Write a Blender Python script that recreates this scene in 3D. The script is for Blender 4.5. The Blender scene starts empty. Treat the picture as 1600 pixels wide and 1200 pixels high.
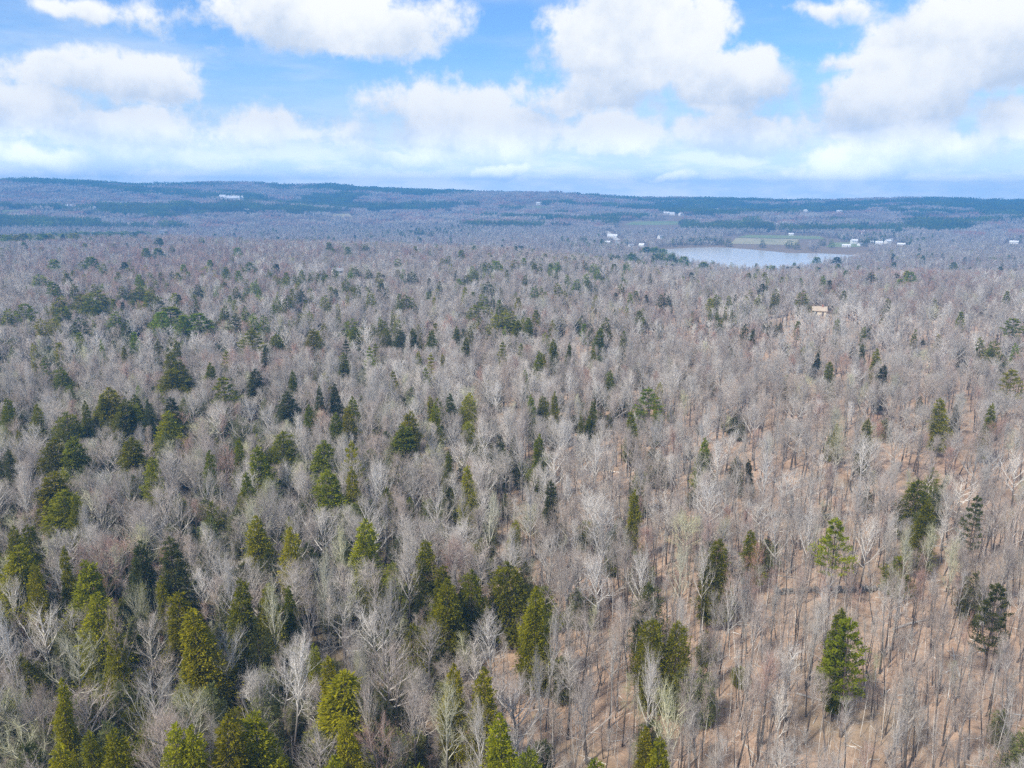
import bpy, math, random
import numpy as np
from mathutils import Matrix, Vector, Euler

# ------------------------------------------------------------------ camera, sky, sun, exposure
scene = bpy.context.scene
COL = scene.collection
R = math.radians
EYE = 62.0
FPX = 1294.0                       # focal length in pixels of the 1600x1200 photograph
PITCH = math.degrees(math.atan(291.0 / FPX))
ROLL = -0.35
cam_data = bpy.data.cameras.new('camera')
cam = bpy.data.objects.new('camera', cam_data)
COL.objects.link(cam)
cam.location = (0, 0, EYE)
cam_mat = Matrix.Rotation(R(90 - PITCH), 3, 'X') @ Matrix.Rotation(R(-ROLL), 3, 'Z')
cam.rotation_euler = cam_mat.to_euler()
cam_data.sensor_width = 36.0
cam_data.lens = 36.0 * FPX / 1600.0
cam_data.clip_start = 0.5
cam_data.clip_end = 40000
scene.camera = cam
CM = np.array(cam_mat)

SUN_EL, SUN_AZ = 47.0, 222.0       # compass style: 0 = straight ahead (+Y), clockwise
scene.view_settings.view_transform = 'Standard'
scene.view_settings.look = 'None'
scene.view_settings.gamma = 1.0
scene.view_settings.use_curve_mapping = False
scene.view_settings.exposure = 0.95
scene.render.engine = 'CYCLES'
scene.cycles.use_denoising = False
scene.cycles.volume_bounces = 0
scene.cycles.sample_clamp_direct = 6.0
scene.cycles.sample_clamp_indirect = 2.0
scene.cycles.max_bounces = 6
scene.cycles.diffuse_bounces = 3
scene.cycles.glossy_bounces = 2
scene.cycles.transmission_bounces = 2

sun_data = bpy.data.lights.new('sun', 'SUN')
sun_data.energy = 3.3
sun_data.angle = R(5)
sun_data.color = (1.0, 0.92, 0.80)
sun = bpy.data.objects.new('sun', sun_data)
COL.objects.link(sun)
sd = Vector((math.sin(R(SUN_AZ)) * math.cos(R(SUN_EL)), math.cos(R(SUN_AZ)) * math.cos(R(SUN_EL)), math.sin(R(SUN_EL))))
sun.rotation_euler = sd.to_track_quat('Z', 'Y').to_euler()


def px_dir(px, py):
    v = CM @ np.array([(px - 800) / FPX, (600 - py) / FPX, -1.0])
    return v / np.linalg.norm(v)


def to_px(P):
    """world points (n,3) -> pixels of the photograph"""
    q = (np.asarray(P, float) - np.array([0, 0, EYE])) @ CM
    w = np.where(-q[:, 2] < 0.1, 0.1, -q[:, 2])
    return 800 + q[:, 0] / w * FPX, 600 - q[:, 1] / w * FPX


class Nodes:
    def __init__(s, tree):
        s.t = tree
        s.t.nodes.clear()

    def n(s, typ, **kw):
        nd = s.t.nodes.new(typ)
        for k, v in kw.items():
            setattr(nd, k, v)
        return nd

    def l(s, a, b):
        s.t.links.new(a, b)

    def inp(s, sock, v):
        if isinstance(v, bpy.types.NodeSocket):
            s.l(v, sock)
        else:
            sock.default_value = v

    def math(s, op, a, b=None, c=None, clamp=False):
        nd = s.n('ShaderNodeMath', operation=op, use_clamp=clamp)
        s.inp(nd.inputs[0], a)
        if b is not None: s.inp(nd.inputs[1], b)
        if c is not None: s.inp(nd.inputs[2], c)
        return nd.outputs[0]

    def vec(s, op, a, b=None):
        nd = s.n('ShaderNodeVectorMath', operation=op)
        s.inp(nd.inputs[0], a)
        if b is not None: s.inp(nd.inputs[1], b)
        return nd.outputs['Value'] if op in ('LENGTH', 'DOT_PRODUCT') else nd.outputs[0]

    def maprange(s, v, a, b, c=0.0, d=1.0, smooth=True):
        nd = s.n('ShaderNodeMapRange', interpolation_type='SMOOTHSTEP' if smooth else 'LINEAR')
        s.inp(nd.inputs['Value'], v)
        nd.inputs['From Min'].default_value = a; nd.inputs['From Max'].default_value = b
        nd.inputs['To Min'].default_value = c; nd.inputs['To Max'].default_value = d
        return nd.outputs[0]

    def noise(s, vec, scale, detail=4, rough=0.55):
        nd = s.n('ShaderNodeTexNoise')
        s.inp(nd.inputs['Vector'], vec)
        nd.inputs['Scale'].default_value = scale
        nd.inputs['Detail'].default_value = detail
        nd.inputs['Roughness'].default_value = rough
        return nd

    def mix(s, f, a, b):
        nd = s.n('ShaderNodeMix', data_type='RGBA')
        s.inp(nd.inputs[0], f); s.inp(nd.inputs[6], a); s.inp(nd.inputs[7], b)
        return nd.outputs[2]

    def ramp(s, f, stops):
        nd = s.n('ShaderNodeValToRGB')
        s.inp(nd.inputs[0], f)
        e = nd.color_ramp.elements
        while len(e) > 1: e.remove(e[-1])
        e[0].position = stops[0][0]; e[0].color = (*stops[0][1], 1)
        for p, c in stops[1:]:
            k = e.new(p); k.color = (*c, 1)
        return nd.outputs[0]


world = bpy.data.worlds.new('World')
scene.world = world
world.use_nodes = True
W = Nodes(world.node_tree)
tc = W.n('ShaderNodeTexCoord').outputs['Generated']
sky = W.n('ShaderNodeTexSky', sky_type='NISHITA', sun_disc=False)
sky.sun_elevation = R(SUN_EL); sky.sun_rotation = R(SUN_AZ)
sky.air_density = 1.0; sky.dust_density = 0.1; sky.ozone_density = 4.0
bg_sky = W.n('ShaderNodeBackground'); bg_sky.inputs[1].default_value = 0.08
W.l(W.vec('MULTIPLY', sky.outputs[0], (.70, .92, 1.18)), bg_sky.inputs[0])
sep = W.n('ShaderNodeSeparateXYZ'); W.l(tc, sep.inputs[0])
az = W.math('ARCTAN2', sep.outputs[0], sep.outputs[1])
el = W.math('ARCSINE', sep.outputs[2])
azel = W.n('ShaderNodeCombineXYZ'); W.l(az, azel.inputs[0]); W.l(el, azel.inputs[1])
warp_n = W.noise(tc, 7.0, 5, 0.6)
warp = W.n('ShaderNodeVectorMath', operation='SUBTRACT'); W.l(warp_n.outputs['Color'], warp.inputs[0]); warp.inputs[1].default_value = (0.5, 0.5, 0.5)
warps = W.n('ShaderNodeVectorMath', operation='SCALE'); W.l(warp.outputs[0], warps.inputs[0]); warps.inputs['Scale'].default_value = 0.07
uv = W.vec('ADD', azel.outputs[0], warps.outputs[0])
# cumulus masses: centre and half sizes in pixels of the photograph, turned into azimuth / elevation
CLOUDS = [(145, 112, 115, 42, 1.0), (520, 30, 180, 55, 1.0), (230, 20, 80, 30, .55), (1010, 70, 130, 85, 1.0), (1140, 135, 90, 55, 1.0),
          (1010, 0, 90, 60, .9), (1540, 60, 150, 80, 1.0), (1410, 165, 95, 60, 1.0), (1150, 210, 110, 32, 1.0), (1450, 240, 170, 30, .8),
          (60, 175, 110, 50, .7), (200, 215, 120, 45, .9), (480, 210, 150, 55, .8), (600, 150, 110, 45, .6), (740, 200, 170, 55, .75),
          (950, 215, 110, 40, .7), (860, 150, 80, 30, .5), (60, 255, 140, 30, .7), (330, 262, 160, 22, .6), (1590, 200, 60, 40, .7),
          (770, 268, 50, 12, .9), (1050, 276, 60, 12, .9), (1290, 268, 90, 18, .6), (80, 0, 120, 22, .7), (1280, 12, 130, 25, .45), (600, 245, 110, 22, .7), (1330, 95, 70, 18, .4)]
field = None
shade_acc = None
for cx, cy, hx, hy, amp in CLOUDS:
    d = px_dir(cx, cy)
    a0, e0 = math.atan2(d[0], d[1]), math.asin(d[2])
    rx, ry = hx / FPX * 1.02, hy / FPX * 1.02
    q = W.vec('MULTIPLY', W.vec('SUBTRACT', uv, (a0, e0, 0)), (1 / rx, 1 / ry, 0))
    ln = W.vec('LENGTH', q)
    f = W.math('MULTIPLY', W.math('SUBTRACT', 1.25, ln), amp)
    sepq = W.n('ShaderNodeSeparateXYZ'); W.l(q, sepq.inputs[0])
    # weight of this cloud times its own relative height: flat grey bases, bright tops
    w = W.math('MAXIMUM', f, 0.0)
    sh = W.math('MULTIPLY', w, sepq.outputs[1])
    if field is None:
        field, shade_acc, wsum = f, sh, w
    else:
        field = W.math('MAXIMUM', field, f)
        shade_acc = W.math('ADD', shade_acc, sh)
        wsum = W.math('ADD', wsum, w)
relh = W.math('DIVIDE', shade_acc, W.math('ADD', wsum, 0.15))
# general cloud deck that carries on in every direction (flat layer seen in perspective)
zc = W.math('MAXIMUM', W.math('ADD', sep.outputs[2], 0.06), 0.02)
pl = W.n('ShaderNodeCombineXYZ')
W.l(W.math('DIVIDE', sep.outputs[0], zc), pl.inputs[0]); W.l(W.math('DIVIDE', sep.outputs[1], zc), pl.inputs[1])
deck = W.noise(pl.outputs[0], 0.55, 7, 0.55).outputs['Fac']
fine = W.noise(tc, 16.0, 8, 0.62).outputs['Fac']
mid = W.noise(tc, 5.0, 6, 0.55).outputs['Fac']
fld = W.math('MAXIMUM', field, -0.25)
dens = W.math('ADD', fld, W.math('MULTIPLY', W.math('SUBTRACT', fine, 0.5), 1.7))
dens = W.math('ADD', dens, W.math('MULTIPLY', W.math('SUBTRACT', mid, 0.5), 1.7))
cum = W.maprange(dens, 0.15, 0.54)
veil = W.math('MULTIPLY', W.maprange(deck, 0.44, 0.72), 0.6)
over = W.math('MULTIPLY', W.maprange(deck, 0.40, 0.56), W.maprange(el, 0.22, 0.42))  # extra cloud overhead, out of view, added to whiten the ambient light
veil = W.math('MAXIMUM', veil, over)
low = W.maprange(el, 0.0, 0.17, 0.93, 0.0)
veil2 = W.math('MAXIMUM', veil, low)
cover = W.math('SUBTRACT', 1.0, W.math('MULTIPLY', W.math('SUBTRACT', 1.0, cum), W.math('SUBTRACT', 1.0, veil2)), clamp=True)
lit = W.math('ADD', W.math('MULTIPLY', relh, 0.85), W.math('MULTIPLY', W.math('SUBTRACT', W.noise(tc, 11.0, 6, 0.6).outputs['Fac'], 0.5), 2.2))
lit = W.maprange(W.math('ADD', lit, W.math('MULTIPLY', cum, 0.25)), -0.45, 0.55)
ccol = W.mix(lit, (0.54, 0.62, 0.74, 1), (0.92, 0.92, 0.91, 1))
st = W.noise(W.vec('MULTIPLY', azel.outputs[0], (9, 34, 0)), 1.0, 6, .6).outputs['Fac']
ccol = W.mix(cum, W.mix(W.maprange(st, .38, .62), (0.62, 0.71, 0.85, 1), (0.88, 0.88, 0.89, 1)), ccol)
bg_cl = W.n('ShaderNodeBackground'); W.l(ccol, bg_cl.inputs[0]); W.l(W.maprange(el, 0.0, 0.09, 1.65, .64), bg_cl.inputs[1])
mixs = W.n('ShaderNodeMixShader'); W.l(cover, mixs.inputs[0]); W.l(bg_sky.outputs[0], mixs.inputs[1]); W.l(bg_cl.outputs[0], mixs.inputs[2])
wo = W.n('ShaderNodeOutputWorld'); W.l(mixs.outputs[0], wo.inputs[0])
world.cycles.sampling_method = 'MANUAL'
world.cycles.sample_map_resolution = 512

# ------------------------------------------------------------------ terrain
RNG = np.random.default_rng(7)
random.seed(7)
_lat = RNG.random((256, 256))


def vnoise(x, y):
    x = np.asarray(x, float); y = np.asarray(y, float)
    xi = np.floor(x).astype(int); yi = np.floor(y).astype(int)
    fx = x - xi; fy = y - yi
    fx = fx * fx * (3 - 2 * fx); fy = fy * fy * (3 - 2 * fy)
    g = lambda i, j: _lat[i & 255, j & 255]
    return (g(xi, yi) * (1 - fx) + g(xi + 1, yi) * fx) * (1 - fy) + (g(xi, yi + 1) * (1 - fx) + g(xi + 1, yi + 1) * fx) * fy


def fbm(x, y, o=4):
    s = 0; a = .5; t = 0
    for k in range(o):
        s = s + a * vnoise(x * 2 ** k + 17 * k, y * 2 ** k + 31 * k); t += a; a *= .5
    return s / t


def sstep(a, b, x):
    t = np.clip((x - a) / (b - a), 0, 1)
    return t * t * (3 - 2 * t)


LAKE_Z = -21.0
RIDGE_PX = [(0, 279), (60, 281), (150, 283), (200, 286), (260, 286), (330, 284), (400, 285), (440, 289), (520, 288), (560, 291), (620, 293), (700, 296),
            (800, 297), (870, 297), (920, 300), (1000, 305), (1100, 307), (1200, 308), (1300, 310), (1420, 308), (1480, 309), (1540, 311), (1600, 313)]
RIDGE_D = 3600.0
_ra, _rz = [], []
for a_, b_ in RIDGE_PX:
    d = px_dir(a_, b_ + 2)
    _ra.append(math.degrees(math.atan2(d[0], d[1])))
    _rz.append(EYE + RIDGE_D * d[2] / math.hypot(d[0], d[1]) - 13)
_ra = [-180, -60] + _ra + [60, 180]
_rz = [70, 140] + _rz + [40, 70]


def px_az(p):
    d = px_dir(p, 400)
    return math.degrees(math.atan2(d[0], d[1]))


def _w(px, r):
    a = R(px_az(px))
    return (r * math.sin(a), r * math.cos(a))


LAKE = [_w(1030, 1420), _w(1080, 1490), _w(1120, 1520), _w(1170, 1480), _w(1230, 1400), _w(1290, 1415), _w(1350, 1390), _w(1358, 1310),
        _w(1300, 1150), _w(1240, 1000), _w(1170, 950), _w(1100, 1020), _w(1040, 1220)]


def poly_sd(x, y, poly):
    """signed distance to a polygon, negative inside"""
    x = np.asarray(x, float); y = np.asarray(y, float)
    d = np.full(x.shape, 1e18); ins = np.zeros(x.shape, bool)
    n = len(poly)
    for i in range(n):
        ax, ay = poly[i]; bx, by = poly[(i + 1) % n]
        ex, ey = bx - ax, by - ay
        t = np.clip(((x - ax) * ex + (y - ay) * ey) / (ex * ex + ey * ey), 0, 1)
        d = np.minimum(d, (x - ax - t * ex) ** 2 + (y - ay - t * ey) ** 2)
        c = ((ay > y) != (by > y)) & (x < (bx - ax) * (y - ay) / (by - ay + 1e-12) + ax)
        ins ^= c
    d = np.sqrt(d)
    return np.where(ins, -d, d)


def lake_sd(x, y):
    return poly_sd(x, y, LAKE) + (fbm(np.asarray(x) / 40, np.asarray(y) / 40, 3) - .5) * 16


def terrain(x, y):
    x = np.asarray(x, float); y = np.asarray(y, float)
    r = np.hypot(x, y); a = np.degrees(np.arctan2(x, y))
    edge = np.interp(a, [-180, -60, -32, -22, -18, -10, 0, 6, 10, 14, 20, 32, 60, 180], [950, 1150, 1190, 1130, 990, 900, 800, 640, 540, 520, 540, 640, 800, 950])
    h = (fbm(x / 160 + 9, y / 160 + 3, 3) - .5) * 4.0 * sstep(60, 300, r)
    drop = sstep(edge, edge + 420, r)
    val = -19.0 + (fbm(x / 500 + 40, y / 500 + 11, 3) - .5) * 16 * sstep(1500, 2200, r)
    h = h * (1 - drop) + val * drop
    ridge = np.interp(a, _ra, _rz) + (fbm(x / 420 + 3, y / 420 + 8, 3) - .5) * 16
    t = sstep(1550, RIDGE_D, r) ** 1.15
    h = h + t * (ridge + 19) + np.sin(t * np.pi) * (fbm(x / 700 + 5, y / 380 + 5, 3) - .5) * 46
    h = h - sstep(RIDGE_D + 150, RIDGE_D + 900, r) * 70
    sd_ = lake_sd(x, y)
    near = sstep(140, 20, sd_)
    bank = LAKE_Z + 0.8 + np.clip(sd_, 0, 140) * 0.03
    h = h * (1 - near) + bank * near
    h = np.where(sd_ < 12, LAKE_Z + np.clip(sd_, -30, 12) * 0.07, h)
    return h


def hit(px, py, h=0.0):
    """first point where the sight line through a photo pixel meets the ground raised by h"""
    d = px_dir(px, py)
    s = np.concatenate([np.arange(40, 400, 1.0), np.arange(400, 1500, 3.0), np.arange(1500, 7000, 10.0)])
    P = d[None, :] * s[:, None]
    z = EYE + P[:, 2] - terrain(P[:, 0], P[:, 1]) - h
    k = np.argmax(z <= 0)
    if z[k] > 0: k = len(s) - 1
    x, y = P[k, 0], P[k, 1]
    if k > 0:
        f = z[k - 1] / (z[k - 1] - z[k] + 1e-9)
        x, y = P[k - 1, :2] + (P[k, :2] - P[k - 1, :2]) * f
    return float(x), float(y)


# ------------------------------------------------------------------ helpers
def mesh_np(name, V, F, mats, mi=None, attrs=None):
    V = np.asarray(V, np.float32); F = np.asarray(F, np.int32)
    me = bpy.data.meshes.new(name)
    me.vertices.add(len(V)); me.vertices.foreach_set('co', V.ravel())
    k = F.shape[1]
    me.loops.add(F.size); me.loops.foreach_set('vertex_index', F.ravel())
    me.polygons.add(len(F)); me.polygons.foreach_set('loop_start', np.arange(0, F.size, k, dtype=np.int32))
    for m in mats: me.materials.append(m)
    if mi is not None: me.polygons.foreach_set('material_index', np.asarray(mi, np.int32))
    if attrs:
        for an, av in attrs.items():
            at = me.attributes.new(an, 'FLOAT', 'POINT'); at.data.foreach_set('value', np.asarray(av, np.float32))
    me.update(calc_edges=True)
    return me


def link(name, me, parent=None, kind=None):
    o = bpy.data.objects.new(name, me); COL.objects.link(o)
    if parent is not None: o.parent = parent
    if kind: o['kind'] = kind
    return o


def thing(o, label, cat, group=None):
    o['label'] = label; o['category'] = cat
    if group: o['group'] = group
    return o


def prisms(P0, P1, r0, r1, sides=3):
    """tapered bars from P0 to P1 as triangles"""
    P0 = np.asarray(P0, float); P1 = np.asarray(P1, float)
    n = len(P0)
    d = P1 - P0; d /= (np.linalg.norm(d, axis=1, keepdims=True) + 1e-9)
    ref = np.where(np.abs(d[:, 2:3]) > .9, np.array([[1., 0, 0]]), np.array([[0, 0, 1.]]))
    u = np.cross(d, ref); u /= (np.linalg.norm(u, axis=1, keepdims=True) + 1e-9)
    v = np.cross(d, u)
    r0 = np.asarray(r0, float)[:, None]; r1 = np.asarray(r1, float)[:, None]
    V = np.zeros((n, 2 * sides, 3))
    for k in range(sides):
        a = 2 * math.pi * k / sides
        o = u * math.cos(a) + v * math.sin(a)
        V[:, k] = P0 + o * r0; V[:, sides + k] = P1 + o * r1
    b = (np.arange(n) * 2 * sides)[:, None]
    F = []
    for k in range(sides):
        k2 = (k + 1) % sides
        F.append(np.concatenate([b + k, b + k2, b + sides + k2], 1)); F.append(np.concatenate([b + k, b + sides + k2, b + sides + k], 1))
    return V.reshape(-1, 3), np.concatenate(F)


def spikes(P0, P1, r0):
    """three sided needles, 3 triangles each"""
    P0 = np.asarray(P0, float); P1 = np.asarray(P1, float); n = len(P0)
    d = P1 - P0; d /= (np.linalg.norm(d, axis=1, keepdims=True) + 1e-9)
    ref = np.where(np.abs(d[:, 2:3]) > .9, np.array([[1., 0, 0]]), np.array([[0, 0, 1.]]))
    u = np.cross(d, ref); u /= (np.linalg.norm(u, axis=1, keepdims=True) + 1e-9); v = np.cross(d, u)
    r0 = np.asarray(r0, float)[:, None]
    V = np.zeros((n, 4, 3))
    for k in range(3):
        a = 2 * math.pi * k / 3
        V[:, k] = P0 + (u * math.cos(a) + v * math.sin(a)) * r0
    V[:, 3] = P1
    b = (np.arange(n) * 4)[:, None]
    F = np.concatenate([np.concatenate([b + k, b + (k + 1) % 3, b + 3], 1) for k in range(3)])
    return V.reshape(-1, 3), F


def join(parts):
    Vs, Fs, Ms = [], [], []; off = 0
    for V, F, m in parts:
        if len(V) == 0: continue
        Vs.append(V); Fs.append(F + off); Ms.append(np.full(len(F), m)); off += len(V)
    return np.concatenate(Vs), np.concatenate(Fs), np.concatenate(Ms)


# ------------------------------------------------------------------ materials
def new_mat(name):
    m = bpy.data.materials.new(name); m.use_nodes = True
    return m, Nodes(m.node_tree)


def bark_mat(name, c1, c2, vary=0.22, scale=2.5, rough=.85, low=None):
    """bark: two tones broken by noise, each tree its own brightness; low = colour of the rough bark near the ground"""
    m, N = new_mat(name)
    tc = N.n('ShaderNodeTexCoord').outputs['Object']
    oi = N.n('ShaderNodeObjectInfo')
    nz = N.noise(tc, scale, 4, .6).outputs['Fac']
    col = N.mix(N.maprange(nz, .35, .65), (*c1, 1), (*c2, 1))
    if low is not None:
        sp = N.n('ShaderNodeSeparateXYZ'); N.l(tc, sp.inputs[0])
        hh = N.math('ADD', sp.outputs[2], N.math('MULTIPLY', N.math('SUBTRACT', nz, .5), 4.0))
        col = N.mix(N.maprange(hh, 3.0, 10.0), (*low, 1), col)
    hsv = N.n('ShaderNodeHueSaturation')
    N.l(col, hsv.inputs['Color'])
    N.l(N.maprange(oi.outputs['Random'], 0, 1, 1 - vary, 1 + vary, False), hsv.inputs['Value'])
    N.l(N.maprange(N.math('FRACT', N.math('MULTIPLY', oi.outputs['Random'], 7.31)), 0, 1, .7, 1.25, False), hsv.inputs['Saturation'])
    b = N.n('ShaderNodeBsdfPrincipled'); N.l(hsv.outputs[0], b.inputs['Base Color']); b.inputs['Roughness'].default_value = rough
    b.inputs['Specular IOR Level'].default_value = .25
    o = N.n('ShaderNodeOutputMaterial'); N.l(b.outputs[0], o.inputs[0])
    return m


def leaf_mat(name, c1, c2, c3, vary=.25, trans=.45):
    """evergreen foliage: a random tone for every spray, plus slow drift within a crown and between trees"""
    m, N = new_mat(name)
    tc = N.n('ShaderNodeTexCoord').outputs['Object']
    geo = N.n('ShaderNodeNewGeometry'); oi = N.n('ShaderNodeObjectInfo')
    nz = N.noise(tc, .9, 3, .6).outputs['Fac']
    f = N.math('ADD', N.math('MULTIPLY', geo.outputs['Random Per Island'], .55), N.math('MULTIPLY', N.maprange(nz, .3, .7), .45))
    col = N.ramp(f, [(0, c1), (.5, c2), (1, c3)])
    hsv = N.n('ShaderNodeHueSaturation'); N.l(col, hsv.inputs['Color'])
    N.l(N.maprange(oi.outputs['Random'], 0, 1, 1 - vary, 1 + vary, False), hsv.inputs['Value'])
    N.l(N.maprange(N.math('FRACT', N.math('MULTIPLY', oi.outputs['Random'], 5.77)), 0, 1, .482, .512, False), hsv.inputs['Hue'])
    b = N.n('ShaderNodeBsdfPrincipled'); N.l(hsv.outputs[0], b.inputs['Base Color']); b.inputs['Roughness'].default_value = .7
    b.inputs['Specular IOR Level'].default_value = .03
    t = N.n('ShaderNodeBsdfTranslucent'); N.l(hsv.outputs[0], t.inputs[0])
    mx = N.n('ShaderNodeMixShader'); mx.inputs[0].default_value = trans
    N.l(b.outputs[0], mx.inputs[1]); N.l(t.outputs[0], mx.inputs[2])
    o = N.n('ShaderNodeOutputMaterial'); N.l(mx.outputs[0], o.inputs[0])
    return m


def plain_mat(name, c, rough=.8, c2=None, scale=1.0, metallic=0, bump=0):
    m, N = new_mat(name)
    b = N.n('ShaderNodeBsdfPrincipled'); b.inputs['Roughness'].default_value = rough; b.inputs['Metallic'].default_value = metallic
    tc = N.n('ShaderNodeTexCoord').outputs['Object']
    nz = N.noise(tc, scale, 5, .6).outputs['Fac']
    N.l(N.mix(N.maprange(nz, .3, .7), (*c, 1), (*(c2 or tuple(v * .8 for v in c)), 1)), b.inputs['Base Color'])
    if bump:
        bp = N.n('ShaderNodeBump'); bp.inputs['Strength'].default_value = bump; N.l(nz, bp.inputs['Height']); N.l(bp.outputs[0], b.inputs['Normal'])
    o = N.n('ShaderNodeOutputMaterial'); N.l(b.outputs[0], o.inputs[0])
    return m


# tones of the bare trees: (trunk material, twig material)
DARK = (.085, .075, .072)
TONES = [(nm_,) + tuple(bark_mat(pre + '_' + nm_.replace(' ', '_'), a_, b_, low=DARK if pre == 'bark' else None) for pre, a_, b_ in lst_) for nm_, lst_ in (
    ('pale grey', [('bark', (.50, .48, .45), (.34, .33, .31)), ('limbs', (.66, .64, .60), (.48, .46, .43)), ('twigs', (.52, .48, .44), (.38, .35, .32))]),
    ('grey', [('bark', (.30, .285, .265), (.19, .18, .17)), ('limbs', (.54, .515, .48), (.37, .35, .325)), ('twigs', (.41, .38, .345), (.28, .255, .23))]),
    ('mauve grey', [('bark', (.27, .24, .22), (.17, .155, .145)), ('limbs', (.48, .44, .40), (.33, .30, .275)), ('twigs', (.365, .31, .275), (.25, .21, .185))]),
    ('reddish brown', [('bark', (.25, .215, .195), (.16, .145, .13)), ('limbs', (.36, .31, .28), (.25, .215, .195)), ('twigs', (.37, .23, .19), (.27, .17, .14))]),
    ('greenish cream', [('bark', (.44, .42, .33), (.30, .29, .22)), ('limbs', (.54, .52, .40), (.38, .37, .28)), ('twigs', (.42, .41, .27), (.30, .31, .20))]))]
LEAF_Y = leaf_mat('foliage_yellow_green', (.095, .105, .006), (.275, .275, .011), (.430, .405, .018))
LEAF_D = leaf_mat('foliage_dark_green', (.060, .072, .006), (.185, .200, .010), (.310, .310, .015))
LEAF_P = leaf_mat('foliage_pine', (.065, .090, .007), (.200, .255, .012), (.330, .380, .020))
LEAF_O = leaf_mat('foliage_olive', (.050, .060, .022), (.095, .110, .032), (.155, .165, .045))
LEAF_U = leaf_mat('foliage_undergrowth', (.085, .095, .036), (.190, .205, .075), (.290, .305, .115))
WOOD = bark_mat('conifer_bark', (.13, .10, .08), (.08, .06, .05))


# ------------------------------------------------------------------ tree shapes
def grow_bare(seed, H=17., base=.45, spread=5., limbs=13, rise=50, lod=0, lean=.03, trunk_r=.17, fork=False, thick=1.0):
    """returns ((V,F) of the trunk, (V,F) of the crown: limbs, branches and twigs)"""
    H *= .76
    rg = np.random.default_rng(seed)
    segs = {0: [], 1: [], 2: []}   # thick bars 5 sided, bars 3 sided, needles
    up = np.array([0, 0, 1.])

    def unit(v): return v / (np.linalg.norm(v) + 1e-9)

    def poly(p, d, L, k, curl, jit):
        pts = [np.array(p, float)]
        for i in range(k):
            d = unit(d + up * curl / k + rg.normal(0, jit, 3))
            pts.append(pts[-1] + d * L / k)
        return pts
    # trunk
    tk = 7
    tdir = unit(np.array([rg.normal(0, lean), rg.normal(0, lean), 1.]))
    tp = poly((0, 0, -.4), tdir, H * (.72 if fork else .93) + .4, tk, .15, .035)
    tr = [trunk_r * (1.25 if i == 0 else 1) * (1 - i / tk) ** .8 + .02 for i in range(tk + 1)]
    for i in range(tk): segs[0].append((tp[i], tp[i + 1], tr[i], tr[i + 1]))

    def at(pts, t):
        f = t * (len(pts) - 1); i = min(int(f), len(pts) - 2); return pts[i] + (pts[i + 1] - pts[i]) * (f - i), unit(pts[i + 1] - pts[i])

    def side(d, ang, phi):
        a = np.cross(d, up if abs(d[2]) < .95 else np.array([1., 0, 0])); a = unit(a); b = np.cross(d, a)
        return unit(d * math.cos(ang) + (a * math.cos(phi) + b * math.sin(phi)) * math.sin(ang))
    nb, nt, nf = [(7, 6, 3), (5, 7, 0), (4, 5, 0)][lod]
    limb_k = [1.25, 1.75, 2.0][lod]
    if lod == 2: limbs = int(limbs * .7)
    phi = rg.random() * 6.28
    for i in range(limbs):
        t = base + (1 - base) * ((i + rg.random() * .6) / limbs) ** .85 * .97
        p, d = at(tp, min(t, .99))
        phi += 2.4 + rg.normal(0, .3)
        rel = (t - base) / (1 - base)
        ang = R(rise * (1.12 - .62 * rel) + rg.normal(0, 6))
        L = spread * (1.15 - .62 * rel) * rg.uniform(.75, 1.15)
        if i == 0 and rg.random() < .4: L *= .6
        d0 = np.array([math.sin(ang) * math.cos(phi), math.sin(ang) * math.sin(phi), math.cos(ang)])
        lp = poly(p, d0, L, 5, .55, .10)
        lr0 = (.032 + .0105 * L) * thick * limb_k
        for k in range(5): segs[1].append((lp[k], lp[k + 1], lr0 * (1 - k / 5.6), lr0 * (1 - (k + 1) / 5.6)))
        for j in range(nb):
            tt = .22 + .78 * (j + rg.random() * .7) / nb
            bp, bd = at(lp, min(tt, .995))
            bl = L * (.52 - .22 * tt) * rg.uniform(.7, 1.25) + .35
            b0 = side(bd, R(rg.uniform(25, 55)), rg.random() * 6.28)
            bpts = poly(bp, b0, bl, 3, .55, .14)
            br = (.013 + .006 * bl) * thick * limb_k
            for k in range(3): segs[1].append((bpts[k], bpts[k + 1], br * (1 - k / 3.6), br * (1 - (k + 1) / 3.6)))
            for q in range(nt):
                t3 = .15 + .85 * (q + rg.random() * .8) / nt
                wp, wd = at(bpts, min(t3, .995))
                wl = (.55 + .25 * bl) * rg.uniform(.6, 1.3)
                w0 = side(wd, R(rg.uniform(20, 55)), rg.random() * 6.28)
                w0 = unit(w0 + up * .25)
                we = wp + w0 * wl
                wr = [.0085, .017, .040][lod] * thick
                segs[2].append((wp, we, wr, 0))
                for s_ in range(nf):
                    t4 = .15 + .8 * rg.random()
                    fp = wp + w0 * wl * t4
                    f0 = unit(side(w0, R(rg.uniform(20, 50)), rg.random() * 6.28) + up * .2)
                    segs[2].append((fp, fp + f0 * wl * rg.uniform(.4, .8), .0052 * thick, 0))
    # the leader's own twigs
    for j in range([26, 14, 8][lod]):
        t = 1 - .45 * rg.random() * (1 - base)
        p, d = at(tp, min(t, .995)); e = p + unit(side(d, R(rg.uniform(10, 40)), rg.random() * 6.28)) * rg.uniform(.6, 1.6)
        segs[2].append((p, e, [.014, .024, .045][lod] * thick, 0))
    A = lambda s: [np.array([q[i] for q in s]) for i in range(4)]
    a = A(segs[0]); T = prisms(a[0], a[1], a[2], a[3], [6, 4, 3][lod])
    b = A(segs[1]); c = A(segs[2])
    V1, F1 = prisms(*b, 3); V2, F2 = spikes(c[0], c[1], c[2])
    return T, join([(V1, F1, 0), (V2, F2, 1)])


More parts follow.
